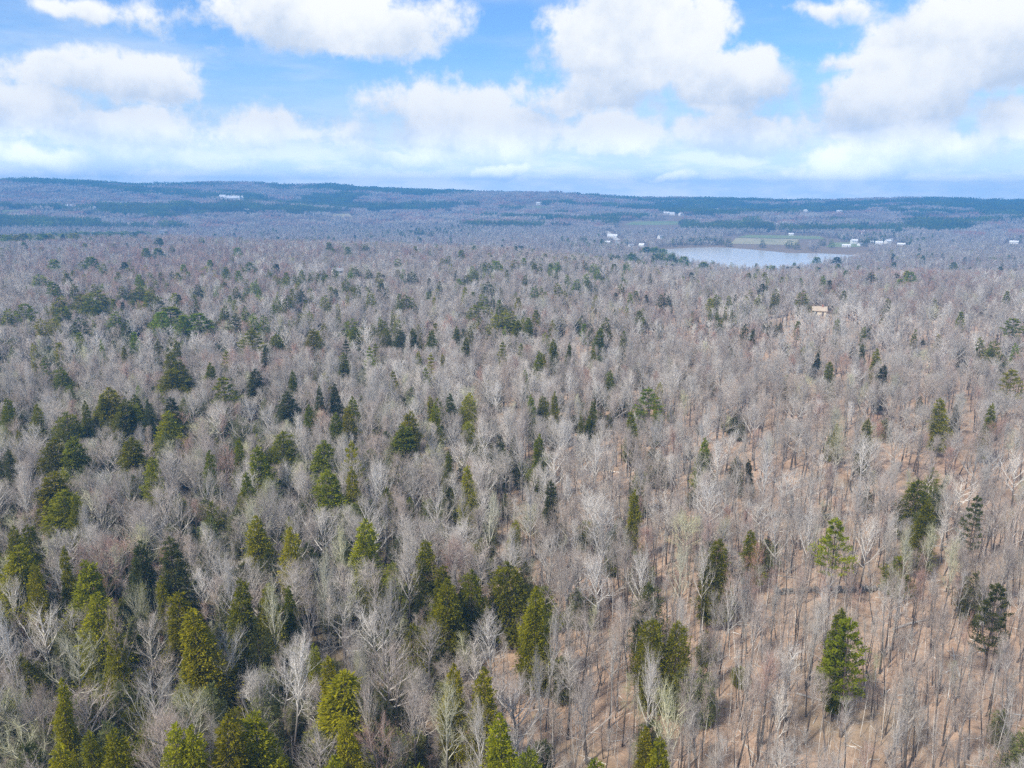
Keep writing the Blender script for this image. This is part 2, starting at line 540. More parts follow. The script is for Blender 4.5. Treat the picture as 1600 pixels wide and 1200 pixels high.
def blades(C, D, Wd, L, w):
    """leaf-sprays: a narrow kite of two triangles, folded along its rib"""
    n = len(C)
    D = D / (np.linalg.norm(D, axis=1, keepdims=True) + 1e-9)
    Wd = np.cross(D, Wd); Wd /= (np.linalg.norm(Wd, axis=1, keepdims=True) + 1e-9)
    N_ = np.cross(D, Wd)
    L = L[:, None]; w = w[:, None]
    V = np.zeros((n, 4, 3))
    V[:, 0] = C; V[:, 1] = C + D * L * .55 + Wd * w - N_ * w * .35; V[:, 2] = C + D * L; V[:, 3] = C + D * L * .55 - Wd * w - N_ * w * .35
    b = (np.arange(n) * 4)[:, None]
    F = np.concatenate([np.concatenate([b, b + 1, b + 2], 1), np.concatenate([b, b + 2, b + 3], 1)])
    return V.reshape(-1, 3), F


def grow_hemlock(seed, H=16., Rr=3.2, lod=0, shape=.85, base=.12, droop=.35, density=1.0, fin=1.0):
    rg = np.random.default_rng(seed)
    tr = prisms(np.array([[0, 0, -.4]]), np.array([[0, 0, H * .97]]), np.array([.22]), np.array([.03]), 6)
    nb = int([170, 80, 34][lod] * density); ns = [36, 16, 8][lod]
    C, D, Wd, L, w = [], [], [], [], []
    s0, s1, r0 = [], [], []
    # lobes: sideways swellings that make the outline uneven
    lobes = [(rg.random() * 6.28, rg.uniform(.15, .9), rg.uniform(.15, .45)) for _ in range(7)]
    for i in range(nb):
        t = 1 - (1 - base) * ((i + .5) / nb) ** .62     # more branches low down, where the cone is wide
        t = min(.985, t + rg.normal(0, .01))
        phi = i * 2.39996 + rg.normal(0, .25)
        prof = (min(1, (1 - t) / (1 - base) * 1.0)) ** shape * min(1, .55 + (t - base) * 3.2)
        k = 1
        for lp, lt, la in lobes:
            k += la * math.cos(phi - lp) * math.exp(-((t - lt) / .14) ** 2)
        rad = max(.18, Rr * prof * k * rg.uniform(.72, 1.12))
        e = np.array([math.cos(phi), math.sin(phi), 0.])
        z0 = t * H
        rise = .35 + .9 * t
        s0.append([0, 0, z0]); s1.append(e * rad * .85 + [0, 0, z0 + rad * .15 * rise]); r0.append(.035)
        m = ns if rad > .8 else ns // 2 + 2
        u = rg.uniform(.22, 1.0, m) ** .75
        wob = rg.normal(0, 1, (m, 3))
        lat = np.cross(e, [0, 0, 1.])
        c = e[None] * (u * rad)[:, None] + lat[None] * (wob[:, 0] * .24 * rad * (.35 + u))[:, None]
        c[:, 2] += z0 + rise * rad * .30 * u - droop * rad * u ** 2 + wob[:, 2] * .12 * H / 16
        d = e[None] * (.9 + .3 * wob[:, 1:2]) + lat[None] * (wob[:, 0:1] * .7)
        d = np.array(d); d[:, 2] += rg.uniform(-.55, .75, m) + .25 * t
        C.append(c); D.append(d); Wd.append(rg.normal(0, .55, (m, 3)) + [0, 0, 1])
        L.append(rg.uniform([.28, .6, 1.1][lod], [.68, 1.15, 1.9][lod], m) * fin); w.append(rg.uniform([.05, .11, .25][lod], [.11, .23, .5][lod], m) * fin)
        # hanging and upright side sprays thicken each branch into a plume
        if lod == 0:
            c2 = c + rg.normal(0, .14, c.shape); d2 = d * .6 + rg.normal(0, .5, d.shape) + [0, 0, .15]
            C.append(c2); D.append(d2); Wd.append(rg.normal(0, .7, (m, 3)) + [0, 0, .8]); L.append(rg.uniform(.2, .5, m) * fin); w.append(rg.uniform(.045, .095, m) * fin)
    m = [26, 12, 6][lod]
    cz = H * rg.uniform(.90, .99, m)
    C.append(np.stack([rg.normal(0, .10, m), rg.normal(0, .10, m), cz], 1)); D.append(np.stack([rg.normal(0, .35, m), rg.normal(0, .35, m), np.ones(m)], 1))
    Wd.append(rg.normal(0, 1, (m, 3))); L.append(rg.uniform(.4, .9, m)); w.append(rg.uniform(.06, .12, m) * (1 + lod))
    C, D, Wd = map(np.concatenate, (C, D, Wd)); L = np.concatenate(L); w = np.concatenate(w)
    fol = blades(C, D, Wd, L, w)
    br = spikes(np.array(s0), np.array(s1), np.array(r0))
    return tr, (fol, br)


def grow_pine(seed, H=17., Rr=4.0, lod=0, base=.35, flat=1.0):
    """white pine: separated level tiers of plumes, ragged outline"""
    rg = np.random.default_rng(seed)
    tr = prisms(np.array([[0, 0, -.4]]), np.array([[0, 0, H * .98]]), np.array([.26]), np.array([.03]), 6)
    C, D, Wd, L, w = [], [], [], [], []
    s0, s1, r0 = [], [], []
    tiers = int((1 - base) * H / 1.15)
    for i in range(tiers):
        t = base + (1 - base) * (i + .3) / tiers
        nbr = rg.integers(4, 6)
        ph0 = rg.random() * 6.28
        for j in range(nbr):
            phi = ph0 + j * 6.28 / nbr + rg.normal(0, .25)
            rad = Rr * (1 - ((t - base) / (1 - base)) ** 1.6 * .86) * rg.uniform(.5, 1.1) * (.75 if i == 0 else 1)
            e = np.array([math.cos(phi), math.sin(phi), 0.]); lat = np.cross(e, [0, 0, 1.])
            z0 = t * H
            tip = e * rad + [0, 0, z0 + rad * .22 * (1 if t > .6 else .4)]
            s0.append([0, 0, z0]); s1.append(tip); r0.append(.055)
            m = [90, 26, 10][lod]
            u = rg.uniform(.35, 1., m) ** .7
            a = rg.normal(0, 1, m)
            c = e[None] * (u * rad)[:, None] + lat[None] * (a * .22 * rad * u)[:, None]
            c[:, 2] += z0 + rad * .22 * u ** 1.5 + rg.normal(0, .10, m)
            d = e[None] * .7 + lat[None] * (a * .6)[:, None] + rg.normal(0, .35, (m, 3)); d[:, 2] += rg.uniform(.1, .9, m)
            C.append(c); D.append(d); Wd.append(rg.normal(0, .6, (m, 3)) + [0, 0, .6])
            L.append(rg.uniform([.26, .6, 1.0][lod], [.6, 1.05, 1.7][lod], m)); w.append(rg.uniform([.05, .12, .26][lod], [.11, .24, .45][lod], m))
    m = 20
    C.append(np.stack([rg.normal(0, .15, m), rg.normal(0, .15, m), H * rg.uniform(.93, 1, m)], 1)); D.append(np.stack([rg.normal(0, .5, m), rg.normal(0, .5, m), np.ones(m)], 1))
    Wd.append(rg.normal(0, 1, (m, 3))); L.append(rg.uniform(.4, .9, m)); w.append(rg.uniform(.08, .16, m))
    C, D, Wd = map(np.concatenate, (C, D, Wd)); L = np.concatenate(L); w = np.concatenate(w)
    return tr, (blades(C, D, Wd, L, w), spikes(np.array(s0), np.array(s1), np.array(r0)))


# prototypes ------------------------------------------------------
# name of shape, kwargs
BARE = [
    ('wide spreading', dict(H=16, base=.30, spread=6.2, limbs=15, rise=66, trunk_r=.24, fork=True, thick=1.25)),
    ('broad fan shaped', dict(H=17, base=.36, spread=5.6, limbs=15, rise=54, trunk_r=.22, fork=True, thick=1.2)),
    ('rounded', dict(H=17, base=.42, spread=4.6, limbs=15, rise=56, trunk_r=.20)),
    ('tall vase shaped', dict(H=19, base=.45, spread=4.4, limbs=14, rise=38, trunk_r=.20)),
    ('slim upright', dict(H=18, base=.48, spread=3.0, limbs=13, rise=36, trunk_r=.15)),
    ('narrow crowned', dict(H=17, base=.55, spread=2.5, limbs=11, rise=42, trunk_r=.13)),
    ('thin pole like', dict(H=14, base=.5, spread=1.5, limbs=7, rise=34, trunk_r=.10, thick=.75)),
    ('slender leaning', dict(H=15, base=.52, spread=2.0, limbs=7, rise=40, trunk_r=.11, lean=.09, thick=.75)),
]
NB = len(BARE)
bare_parts = {}    # (shape, tone) -> (trunk mesh, crown mesh) for individuals
bare_whole = {}    # (lod, shape, tone) -> joined mesh
bare_geo = {}
for i, (nm, kw) in enumerate(BARE):
    for v in range(2):
        bare_geo[(0, i, v)] = grow_bare(100 + i * 10 + v, lod=0, **kw)
    bare_geo[(1, i, 0)] = grow_bare(300 + i, lod=1, **kw)
    bare_geo[(2, i, 0)] = grow_bare(500 + i, lod=2, **kw)


def retone(me, mats, name):
    m2 = me.copy(); m2.name = name
    m2.materials.clear()
    for m in mats: m2.materials.append(m)
    return m2


protos = bpy.data.collections.new('woodland_shapes')     # not linked to the scene: shapes for the woodland masses
PROTO_N = 0


def add_proto(me, mats=None):
    """an object in the shapes collection whose materials sit on the object, so tones share one mesh"""
    global PROTO_N
    o = bpy.data.objects.new('shape_%04d' % PROTO_N, me); protos.objects.link(o)
    if mats:
        for k, m in enumerate(mats):
            o.material_slots[k].link = 'OBJECT'; o.material_slots[k].material = m
    PROTO_N += 1
    return PROTO_N - 1


bare_ids = {}
for key, (T, Cr) in bare_geo.items():
    V = np.concatenate([T[0], Cr[0]]); F = np.concatenate([T[1], Cr[1] + len(T[0])]); M = np.concatenate([np.zeros(len(T[1]), int), Cr[2] + 1])
    me = mesh_np('bare_tree', V, F, list(TONES[1][1:4]), M)
    for t in range(len(TONES)):
        bare_ids[(*key, t)] = add_proto(me, list(TONES[t][1:4]))
bare_trunk_me = {k: mesh_np('trunk', g[0][0], g[0][1], [TONES[1][1]]) for k, g in bare_geo.items() if k[0] == 0}
bare_crown_me = {k: mesh_np('crown', g[1][0], g[1][1], list(TONES[1][2:4]), g[1][2]) for k, g in bare_geo.items() if k[0] == 0}

EVER = [
    ('cone shaped', 'hemlock', dict(H=16, Rr=3.3, shape=.60)),
    ('broad cone shaped', 'hemlock', dict(H=15, Rr=3.9, shape=.50)),
    ('narrow', 'hemlock', dict(H=16, Rr=2.5, shape=.55)),
    ('rounded', 'hemlock', dict(H=13, Rr=4.1, shape=.42, base=.08)),
    ('ragged', 'pine', dict(H=17, Rr=4.2)),
    ('open tiered', 'pine', dict(H=18, Rr=4.8, base=.45)),
]
ever_geo = {}
for i, (nm, sp, kw) in enumerate(EVER):
    for lod in range(3):
        for v in range(2 if lod == 0 else 1):
            fn = grow_hemlock if sp == 'hemlock' else grow_pine
            ever_geo[(lod, i, v)] = fn(700 + i * 10 + v + lod * 3, lod=lod, **kw)
LEAVES = [('yellow green', LEAF_Y), ('dark green', LEAF_D), ('bright green', LEAF_P), ('olive green', LEAF_O)]
ever_ids = {}
ever_trunk_me, ever_crown_me = {}, {}
for key, (T, (Fo, Br)) in ever_geo.items():
    V, F, M = join([(Fo[0], Fo[1], 0), (T[0], T[1], 1), (Br[0], Br[1], 1)])
    me = mesh_np('evergreen', V, F, [LEAF_D, WOOD], M)
    for t, (_, lm) in enumerate(LEAVES): ever_ids[(*key, t)] = add_proto(me, [lm, WOOD])
    ever_trunk_me[key] = mesh_np('trunk', T[0], T[1], [WOOD])
    V, F, M = join([(Fo[0], Fo[1], 0), (Br[0], Br[1], 1)])
    ever_crown_me[key] = mesh_np('crown', V, F, [LEAF_D, WOOD], M)
# loose undergrowth: small evergreens and leafing shrubs, 3 to 6 m
shrub_ids = []
for k in range(4):
    T, (Fo, Br) = grow_hemlock(900 + k, H=6.5, Rr=2.6, lod=0, shape=.55, base=.05, density=.55, droop=.1, fin=.62)
    V, F, M = join([(Fo[0], Fo[1], 0), (T[0], T[1] , 1), (Br[0], Br[1], 1)])
    V = V * [1, 1, .9]
    me = mesh_np('shrub', V, F, [LEAF_U, WOOD], M)
    shrub_ids.append(add_proto(me, [LEAF_U, WOOD])); shrub_ids.append(add_proto(me, [LEAF_O, WOOD])); shrub_ids.append(add_proto(me, [LEAF_D, WOOD]))


# far patches: a 40 m square of woodland seen from kilometres away
def patch(seed, kind, size=42., n=24):
    rg = np.random.default_rng(seed)
    parts = []
    g = int(math.ceil(math.sqrt(n)))
    for i in range(n):
        cx = ((i % g) + rg.uniform(.1, .9)) / g * size - size / 2; cy = ((i // g) + rg.uniform(.1, .9)) / g * size - size / 2
        if kind == 'bare':
            H = rg.uniform(11, 17); m = 46
            th = rg.random(m) * 6.28; rr = np.sqrt(rg.random(m)) * rg.uniform(2.8, 4.6)
            z1 = H - (rr / 4.5) ** 2 * 3.2 - rg.random(m) * 2.5
            P1 = np.stack([cx + rr * np.cos(th), cy + rr * np.sin(th), z1], 1)
            P0 = np.stack([cx + rr * .45 * np.cos(th), cy + rr * .45 * np.sin(th), z1 - rg.uniform(3, 6, m)], 1)
            V, F = spikes(P0, P1, rg.uniform(.05, .12, m)); parts.append((V, F, 0))
            V, F = prisms(np.array([[cx, cy, -2]]), np.array([[cx, cy, H * .8]]), np.array([.3]), np.array([.12]), 3); parts.append((V, F, 1))
        else:
            H = rg.uniform(12, 18); Rr = rg.uniform(2.6, 4.2); m = 60
            t = rg.random(m) ** .8; ph = rg.random(m) * 6.28
            rad = Rr * (1 - t) ** .7
            C = np.stack([cx + rad * .6 * np.cos(ph), cy + rad * .6 * np.sin(ph), H * (.2 + .78 * t)], 1)
            D = np.stack([np.cos(ph), np.sin(ph), rg.uniform(-.2, 1.2, m)], 1)
            V, F = blades(C, D, rg.normal(0, .5, (m, 3)) + [0, 0, 1], rg.uniform(1.4, 2.6, m), rg.uniform(.4, .8, m)); parts.append((V, F, 0))
            V, F = prisms(np.array([[cx, cy, -2]]), np.array([[cx, cy, H * .9]]), np.array([.3]), np.array([.1]), 3); parts.append((V, F, 1))
    return join(parts)


patch_bare, patch_ever = [], []
for k in range(4):
    V, F, M = patch(40 + k, 'bare'); me = mesh_np('far_bare_wood', V, F, [TONES[1][3], TONES[1][1]], M)
    for t in (2, 2, 3, 1): patch_bare.append(add_proto(me, [TONES[t][3], TONES[t][1]]))
    V, F, M = patch(60 + k, 'ever'); me = mesh_np('far_evergreen_wood', V, F, [LEAF_D, WOOD], M)
    for lm in (LEAF_D, LEAF_P): patch_ever.append(add_proto(me, [lm, WOOD]))


def scatter(name, P, rot, scl, idx, label, cat, lean=None):
    """ONE object of kind stuff: points that carry shapes from the collection"""
    n = len(P)
    me = bpy.data.meshes.new(name)
    me.vertices.add(n); me.vertices.foreach_set('co', np.asarray(P, np.float32).ravel())
    a = me.attributes.new('shape', 'INT', 'POINT'); a.data.foreach_set('value', np.asarray(idx, np.int32))
    a = me.attributes.new('turn', 'FLOAT_VECTOR', 'POINT'); a.data.foreach_set('vector', np.asarray(rot, np.float32).ravel())
    a = me.attributes.new('size', 'FLOAT_VECTOR', 'POINT'); a.data.foreach_set('vector', np.asarray(scl, np.float32).ravel())
    me.update()
    o = link(name, me, kind='stuff'); thing(o, label, cat)
    ng = bpy.data.node_groups.new(name, 'GeometryNodeTree')
    ng.interface.new_socket('Geometry', in_out='INPUT', socket_type='NodeSocketGeometry')
    ng.interface.new_socket('Geometry', in_out='OUTPUT', socket_type='NodeSocketGeometry')
    gi = ng.nodes.new('NodeGroupInput'); go = ng.nodes.new('NodeGroupOutput')
    iop = ng.nodes.new('GeometryNodeInstanceOnPoints')
    ci = ng.nodes.new('GeometryNodeCollectionInfo'); ci.inputs['Collection'].default_value = protos
    ci.inputs['Separate Children'].default_value = True; ci.inputs['Reset Children'].default_value = True

    def att(nm, t):
        nd = ng.nodes.new('GeometryNodeInputNamedAttribute'); nd.data_type = t; nd.inputs[0].default_value = nm; return nd.outputs[0]
    e2r = ng.nodes.new('FunctionNodeEulerToRotation')
    L = ng.links.new
    L(gi.outputs[0], iop.inputs['Points']); L(ci.outputs[0], iop.inputs['Instance'])
    iop.inputs['Pick Instance'].default_value = True
    L(att('shape', 'INT'), iop.inputs['Instance Index'])
    L(att('turn', 'FLOAT_VECTOR'), e2r.inputs[0]); L(e2r.outputs[0], iop.inputs['Rotation'])
    L(att('size', 'FLOAT_VECTOR'), iop.inputs['Scale'])
    L(iop.outputs[0], go.inputs[0])
    md = o.modifiers.new('scatter', 'NODES'); md.node_group = ng
    return o


# ------------------------------------------------------------------ ground, lake, fields
def ground_material():
    m, N = new_mat('leaf_litter')
    tc = N.n('ShaderNodeTexCoord').outputs['Object']
    n1 = N.noise(tc, .035, 4, .6).outputs['Fac']; n2 = N.noise(tc, .6, 5, .65).outputs['Fac']; n3 = N.noise(tc, 4.0, 7, .75).outputs['Fac']; n4 = N.noise(tc, .16, 5, .7).outputs['Fac']
    c = N.mix(N.maprange(n2, .35, .65), (.46, .325, .235, 1), (.30, .205, .145, 1))
    c = N.mix(N.math('MULTIPLY', N.maprange(n3, .5, .75), .55), c, (.62, .50, .39, 1))
    c = N.mix(N.math('MULTIPLY', N.maprange(n3, .48, .25), .55), c, (.17, .12, .09, 1))
    c = N.mix(N.math('MULTIPLY', N.maprange(n1, .50, .66), .45), c, (.24, .21, .14, 1))
    c = N.mix(N.math('MULTIPLY', N.maprange(n4, .46, .62), .5), c, (.25, .175, .125, 1))
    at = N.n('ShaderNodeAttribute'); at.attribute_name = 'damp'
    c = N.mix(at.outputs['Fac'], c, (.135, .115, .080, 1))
    b = N.n('ShaderNodeBsdfPrincipled'); b.inputs['Roughness'].default_value = .95; b.inputs['Specular IOR Level'].default_value = .1
    N.l(c, b.inputs['Base Color'])
    bp = N.n('ShaderNodeBump'); bp.inputs['Strength'].default_value = .6; bp.inputs['Distance'].default_value = .15
    N.l(N.math('ADD', n3, n2), bp.inputs['Height']); N.l(bp.outputs[0], b.inputs['Normal'])
    o = N.n('ShaderNodeOutputMaterial'); N.l(b.outputs[0], o.inputs[0])
    return m


GR = 4600.0
azs = np.concatenate([np.arange(-180, -40, 3.0), np.arange(-40, 40, .32), np.arange(40, 180, 3.0)])
rs = [0.001, 6.0]
while rs[-1] < GR: rs.append(rs[-1] * 1.017 + .0)
rs[-1] = GR
rs = np.array(rs)
A2, R2 = np.meshgrid(np.radians(azs), rs)
gx, gy = R2 * np.sin(A2), R2 * np.cos(A2)
gz = terrain(gx, gy)
V = np.stack([gx, gy, gz], -1).reshape(-1, 3)
na, nr = len(azs), len(rs)
ii, jj = np.meshgrid(np.arange(na), np.arange(nr - 1))
i2 = (ii + 1) % na
F = np.stack([jj * na + ii, (jj + 1) * na + ii, (jj + 1) * na + i2, jj * na + i2], -1).reshape(-1, 4)[:, ::-1]
ppx, ppy = to_px(V)
front = V[:, 1] > 10


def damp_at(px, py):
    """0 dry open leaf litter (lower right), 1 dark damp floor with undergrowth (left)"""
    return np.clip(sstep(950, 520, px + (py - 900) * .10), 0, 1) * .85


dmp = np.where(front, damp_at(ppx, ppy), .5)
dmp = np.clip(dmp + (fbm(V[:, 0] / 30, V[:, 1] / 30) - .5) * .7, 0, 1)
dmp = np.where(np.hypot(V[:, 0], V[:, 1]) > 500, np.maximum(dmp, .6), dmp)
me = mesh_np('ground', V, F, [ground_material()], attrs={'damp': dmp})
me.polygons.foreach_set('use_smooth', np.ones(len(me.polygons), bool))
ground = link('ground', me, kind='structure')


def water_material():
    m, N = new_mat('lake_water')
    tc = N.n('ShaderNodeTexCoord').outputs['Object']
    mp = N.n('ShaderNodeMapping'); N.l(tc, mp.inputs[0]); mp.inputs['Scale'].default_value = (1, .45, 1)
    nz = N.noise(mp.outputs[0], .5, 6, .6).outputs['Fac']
    b = N.n('ShaderNodeBsdfPrincipled'); b.inputs['Base Color'].default_value = (.58, .59, .60, 1)  # pale base colour stands in for sky glare on the darker water
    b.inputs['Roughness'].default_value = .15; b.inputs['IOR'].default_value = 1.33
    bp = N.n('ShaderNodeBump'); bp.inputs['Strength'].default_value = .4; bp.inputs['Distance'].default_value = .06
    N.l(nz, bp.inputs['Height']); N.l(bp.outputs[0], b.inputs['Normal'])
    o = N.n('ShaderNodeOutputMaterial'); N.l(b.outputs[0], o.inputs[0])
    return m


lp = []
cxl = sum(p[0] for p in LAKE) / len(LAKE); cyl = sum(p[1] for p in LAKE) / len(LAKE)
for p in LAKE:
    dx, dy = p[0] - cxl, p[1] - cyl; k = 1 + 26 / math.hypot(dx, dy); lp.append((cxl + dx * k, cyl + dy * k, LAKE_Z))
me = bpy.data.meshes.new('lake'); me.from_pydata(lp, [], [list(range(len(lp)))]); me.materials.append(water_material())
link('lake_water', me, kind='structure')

FIELDS = []     # world polygons kept clear of trees


def sheet(name, pix, mat, lift=.25, kind='structure', res=10):
    """a draped ground sheet between four photo pixels: near-left, near-right, far-right, far-left"""
    c = [hit(*p) for p in pix]
    Vv, Ff = [], []
    for j in range(res + 1):
        for i in range(res + 1):
            u, v = i / res, j / res
            x = (c[0][0] * (1 - u) + c[1][0] * u) * (1 - v) + (c[3][0] * (1 - u) + c[2][0] * u) * v
            y = (c[0][1] * (1 - u) + c[1][1] * u) * (1 - v) + (c[3][1] * (1 - u) + c[2][1] * u) * v
            Vv.append((x, y, float(terrain(x, y)) + lift))
    for j in range(res):
        for i in range(res):
            a = j * (res + 1) + i; Ff.append((a, a + 1, a + res + 2, a + res + 1))
    me = mesh_np(name, Vv, Ff, [mat])
    FIELDS.append(c)
    return link(name, me, kind=kind)


GRASS = plain_mat('spring_grass', (.15, .22, .06), .9, (.24, .24, .10), .03)
HAY = plain_mat('dry_pasture', (.42, .36, .22), .9, (.28, .27, .14), .03)
GRAVEL = plain_mat('gravel', (.50, .47, .42), .9, (.40, .37, .33), .3)
FIELD_LIST = [
    ('field', [(1140, 381), (1245, 383), (1248, 374), (1150, 372)], HAY), ('field', [(1150, 371), (1290, 374), (1280, 369), (1170, 367)], GRASS),
    ('field', [(1290, 386), (1345, 386), (1335, 379), (1300, 379)], GRASS),
    ('field', [(0, 333), (60, 333), (40, 328), (0, 328)], GRASS), ('field', [(520, 343), (556, 343), (545, 334), (520, 335)], HAY),
    ('field', [(975, 351), (1060, 351), (1060, 346), (990, 346)], GRASS), ('field', [(425, 318), (470, 318), (470, 314), (430, 314)], HAY),
    ('field', [(1245, 337), (1290, 337), (1290, 333), (1250, 333)], HAY), ('field', [(575, 335), (600, 335), (600, 332), (580, 332)], HAY),
    ('field', [(790, 325), (860, 325), (860, 322), (800, 322)], GRASS), ('field', [(1290, 346), (1360, 346), (1360, 342), (1300, 342)], GRASS),
    ('road', [(962, 376), (970, 375), (950, 361), (944, 362)], GRAVEL),
]
for nm, pix, mt in FIELD_LIST: sheet(nm, pix, mt)


def in_fields(x, y, pad=0):
    m = np.zeros(np.shape(x), bool)
    for c in FIELDS: m |= poly_sd(x, y, c) < pad
    return m


# ------------------------------------------------------------------ evergreens, each placed where the photograph shows it
# (top x, top y, crown width in pixels, shape, colour)   shapes: c cone, b broad, n narrow, r round, p pine, t tiered pine
EV = """82 737 44 n y;100 768 62 b d;118 778 34 c d;233 715 34 c y;325 705 26 c d;402 697 42 c d;385 737 30 c d;552 730 30 c y;700 705 20 n d;730 727 32 c y
505 690 50 c d;508 735 54 b d;28 852 58 c y;52 880 32 c y;20 822 26 c d;45 820 38 c d;100 855 24 n y;143 875 50 c y;220 845 40 c o;268 840 46 c o
147 928 58 c y;174 955 36 c y;220 912 14 n y;250 900 26 c y;398 808 42 c y;450 808 22 n y;453 826 38 c y;571 812 46 c y;541 845 26 c o;665 843 38 c y
375 905 42 c d;418 913 44 b d;450 915 26 c d;283 925 56 c y;307 948 62 c y;292 1010 36 c y;692 885 44 c d;702 906 52 b d;735 893 48 r d;797 878 62 r d
495 1005 26 r y;518 1026 46 c y;541 1050 68 n y;538 1118 42 c y;703 1033 40 c y;751 1043 44 c y;782 1118 54 c y;98 1060 30 n y;140 1143 36 c y;175 1143 56 c y
88 1162 46 c y;105 1174 30 c y;270 1135 52 b y;303 1133 46 c y;298 1168 36 c y;352 1120 64 c y;402 1112 62 c y;522 1178 42 c y;435 1187 36 r y;862 750 26 n o
992 765 24 n y;1175 827 28 c d;1122 845 48 b d;1435 752 44 r d;1453 782 36 c d;1308 810 54 t p;833 915 42 c y;841 945 50 r y;1020 965 52 r d;1060 972 44 r d
1318 950 34 n d;1332 972 62 p p;1558 912 46 p o;1012 1135 36 c y;1031 1152 44 c y;828 1172 52 r p;925 1188 46 r p;805 812 22 r y;1525 775 32 p o;97 575 34 r d
280 562 34 c d;268 577 44 b d;328 567 22 n d;347 590 42 p d;398 577 32 c o;457 580 16 n d;11 622 26 c d;53 632 24 c d;172 605 40 c y;158 617 30 c d
196 625 42 c d;212 618 34 c d;132 627 18 c d;214 630 22 c y;232 625 20 c o;105 645 42 r d;147 650 14 n o;263 643 38 b y;265 620 32 c o;450 612 42 b o
500 603 20 c o;522 600 24 c o;480 633 22 c d;542 635 30 c y;524 646 32 b d;553 620 26 c d;440 676 46 r d;637 643 38 c y;632 664 50 c d;672 618 16 n y
679 630 26 c y;705 615 24 c o;733 615 34 b y;83 685 46 b d;116 682 44 c d;12 702 22 c o;205 685 44 c d;372 685 24 c d;488 515 32 b y;430 522 32 b d
393 515 42 p d;416 540 22 c o;192 540 15 c d;275 532 22 c d;266 550 28 c d;535 552 28 c d;550 499 34 b d;556 512 30 c d;597 500 26 b d;620 498 20 c d
602 514 30 b d;626 516 28 b o;646 513 22 c d;675 517 22 b d;728 528 18 n d;712 510 14 n d;735 510 10 n d;755 460 28 c d;749 475 40 b d;785 490 44 b d
780 470 16 n d;798 486 30 c d;635 462 34 b d;10 482 20 c d;38 475 32 t p;90 465 24 n d;96 478 30 c d;126 460 36 b d;151 455 38 b d;142 466 34 b d
215 450 36 b d;233 455 26 c d;246 462 22 c d;65 498 26 r y;83 497 22 r y;122 497 28 b o;180 487 26 c p;196 500 20 c o;265 480 52 p p;252 487 32 p p
310 490 40 p p;286 493 30 p p;350 478 20 c d;366 490 24 c o;383 480 14 n d;396 490 20 b p;411 493 22 b p;808 500 20 c d;828 498 18 c d;945 497 18 n d
937 512 26 c d;974 517 11 n d;865 530 18 n d;843 548 22 c d;888 535 12 n d;927 542 9 n d;1120 460 20 r d;1140 462 14 c d;1185 460 12 n d;1212 452 14 n d
1256 455 22 b d;1083 487 10 c d;1110 485 7 n d;1121 484 6 n d;1133 485 7 n d;1144 484 7 n d;1127 497 15 c d;1166 507 18 b o;1176 514 14 c o;1350 510 11 c d
1430 515 10 n d;1467 522 11 c y;1350 538 12 n o;1370 545 20 c y;1502 487 14 p d;1387 466 14 c d;1584 498 30 t p;1534 527 16 c d;1553 532 20 r d;1280 541 6 n d
1277 552 14 c o;1296 565 18 r d;1380 570 20 n o;952 580 20 r d;1582 577 36 t y;1015 607 42 t p;987 642 26 c d;850 620 24 r d;868 612 16 n d;1470 622 28 c y
1495 633 15 c o;1550 632 18 n d;1355 655 20 n d;1310 663 12 n y;905 650 12 n d;920 650 12 n d;803 680 16 n o;840 680 28 n d;1173 718 14 n o;228 388 15 p p
247 388 17 p p;269 383 8 n d;314 371 11 c d;83 406 17 p p;142 402 22 p d;128 408 12 c d;160 412 12 c d;105 427 14 p d;60 429 28 b p;81 440 18 p p
114 444 18 c d;147 444 20 c d;216 429 16 p p;217 444 20 c d;234 449 18 b d;191 447 16 c d;247 372 13 p d;371 387 14 p p;362 398 7 n d;352 417 15 p p
389 410 20 p p;372 423 14 p p;420 421 9 n d;435 433 10 c d;523 416 10 n d;514 379 11 p d;543 386 12 p d;572 380 10 n d;309 444 16 c o;397 440 20 b p
369 448 14 c d;449 430 9 c d;460 428 9 c d;472 427 9 c d;484 426 10 c d;496 426 10 c d;506 422 10 c d;555 417 22 b d;576 421 12 n d;540 437 18 b d
558 446 20 b d;577 455 18 b d;507 462 22 b d;472 452 18 c o;450 462 22 b d;431 467 18 b d;627 361 8 c d;657 361 14 b d;672 363 10 c d;738 378 8 c d
721 391 12 p d;700 400 12 c d;804 406 12 n d;622 404 12 n p;642 425 20 b o;759 410 26 b d;776 408 22 p p;740 421 24 b d;731 429 18 b d;792 421 10 p d
820 429 13 c d;834 410 10 c d;844 412 10 c d;869 393 10 r d;871 408 14 c p;860 417 11 c p;869 425 10 c d;897 399 7 n d;912 408 14 b d;927 412 20 b p
934 421 16 c p;886 429 12 c p;916 427 14 c p;873 442 20 c d;901 436 18 c p;922 438 12 c o;931 444 10 c o;836 447 18 b p;846 447 10 c d;972 444 12 n d
984 457 13 c p;1038 459 24 r o;912 369 10 n d;965 399 10 p d;987 397 20 p p;1000 406 14 b d;978 410 14 b p;762 440 24 b o;687 440 12 n d;669 455 10 r p""".replace('\n', ';')
NEARLAKE = [(1010, 386), (1023, 387), (1036, 389), (1049, 388), (1062, 391), (1076, 389), (1089, 391), (1103, 389), (1030, 397), (1049, 399), (1068, 401)]
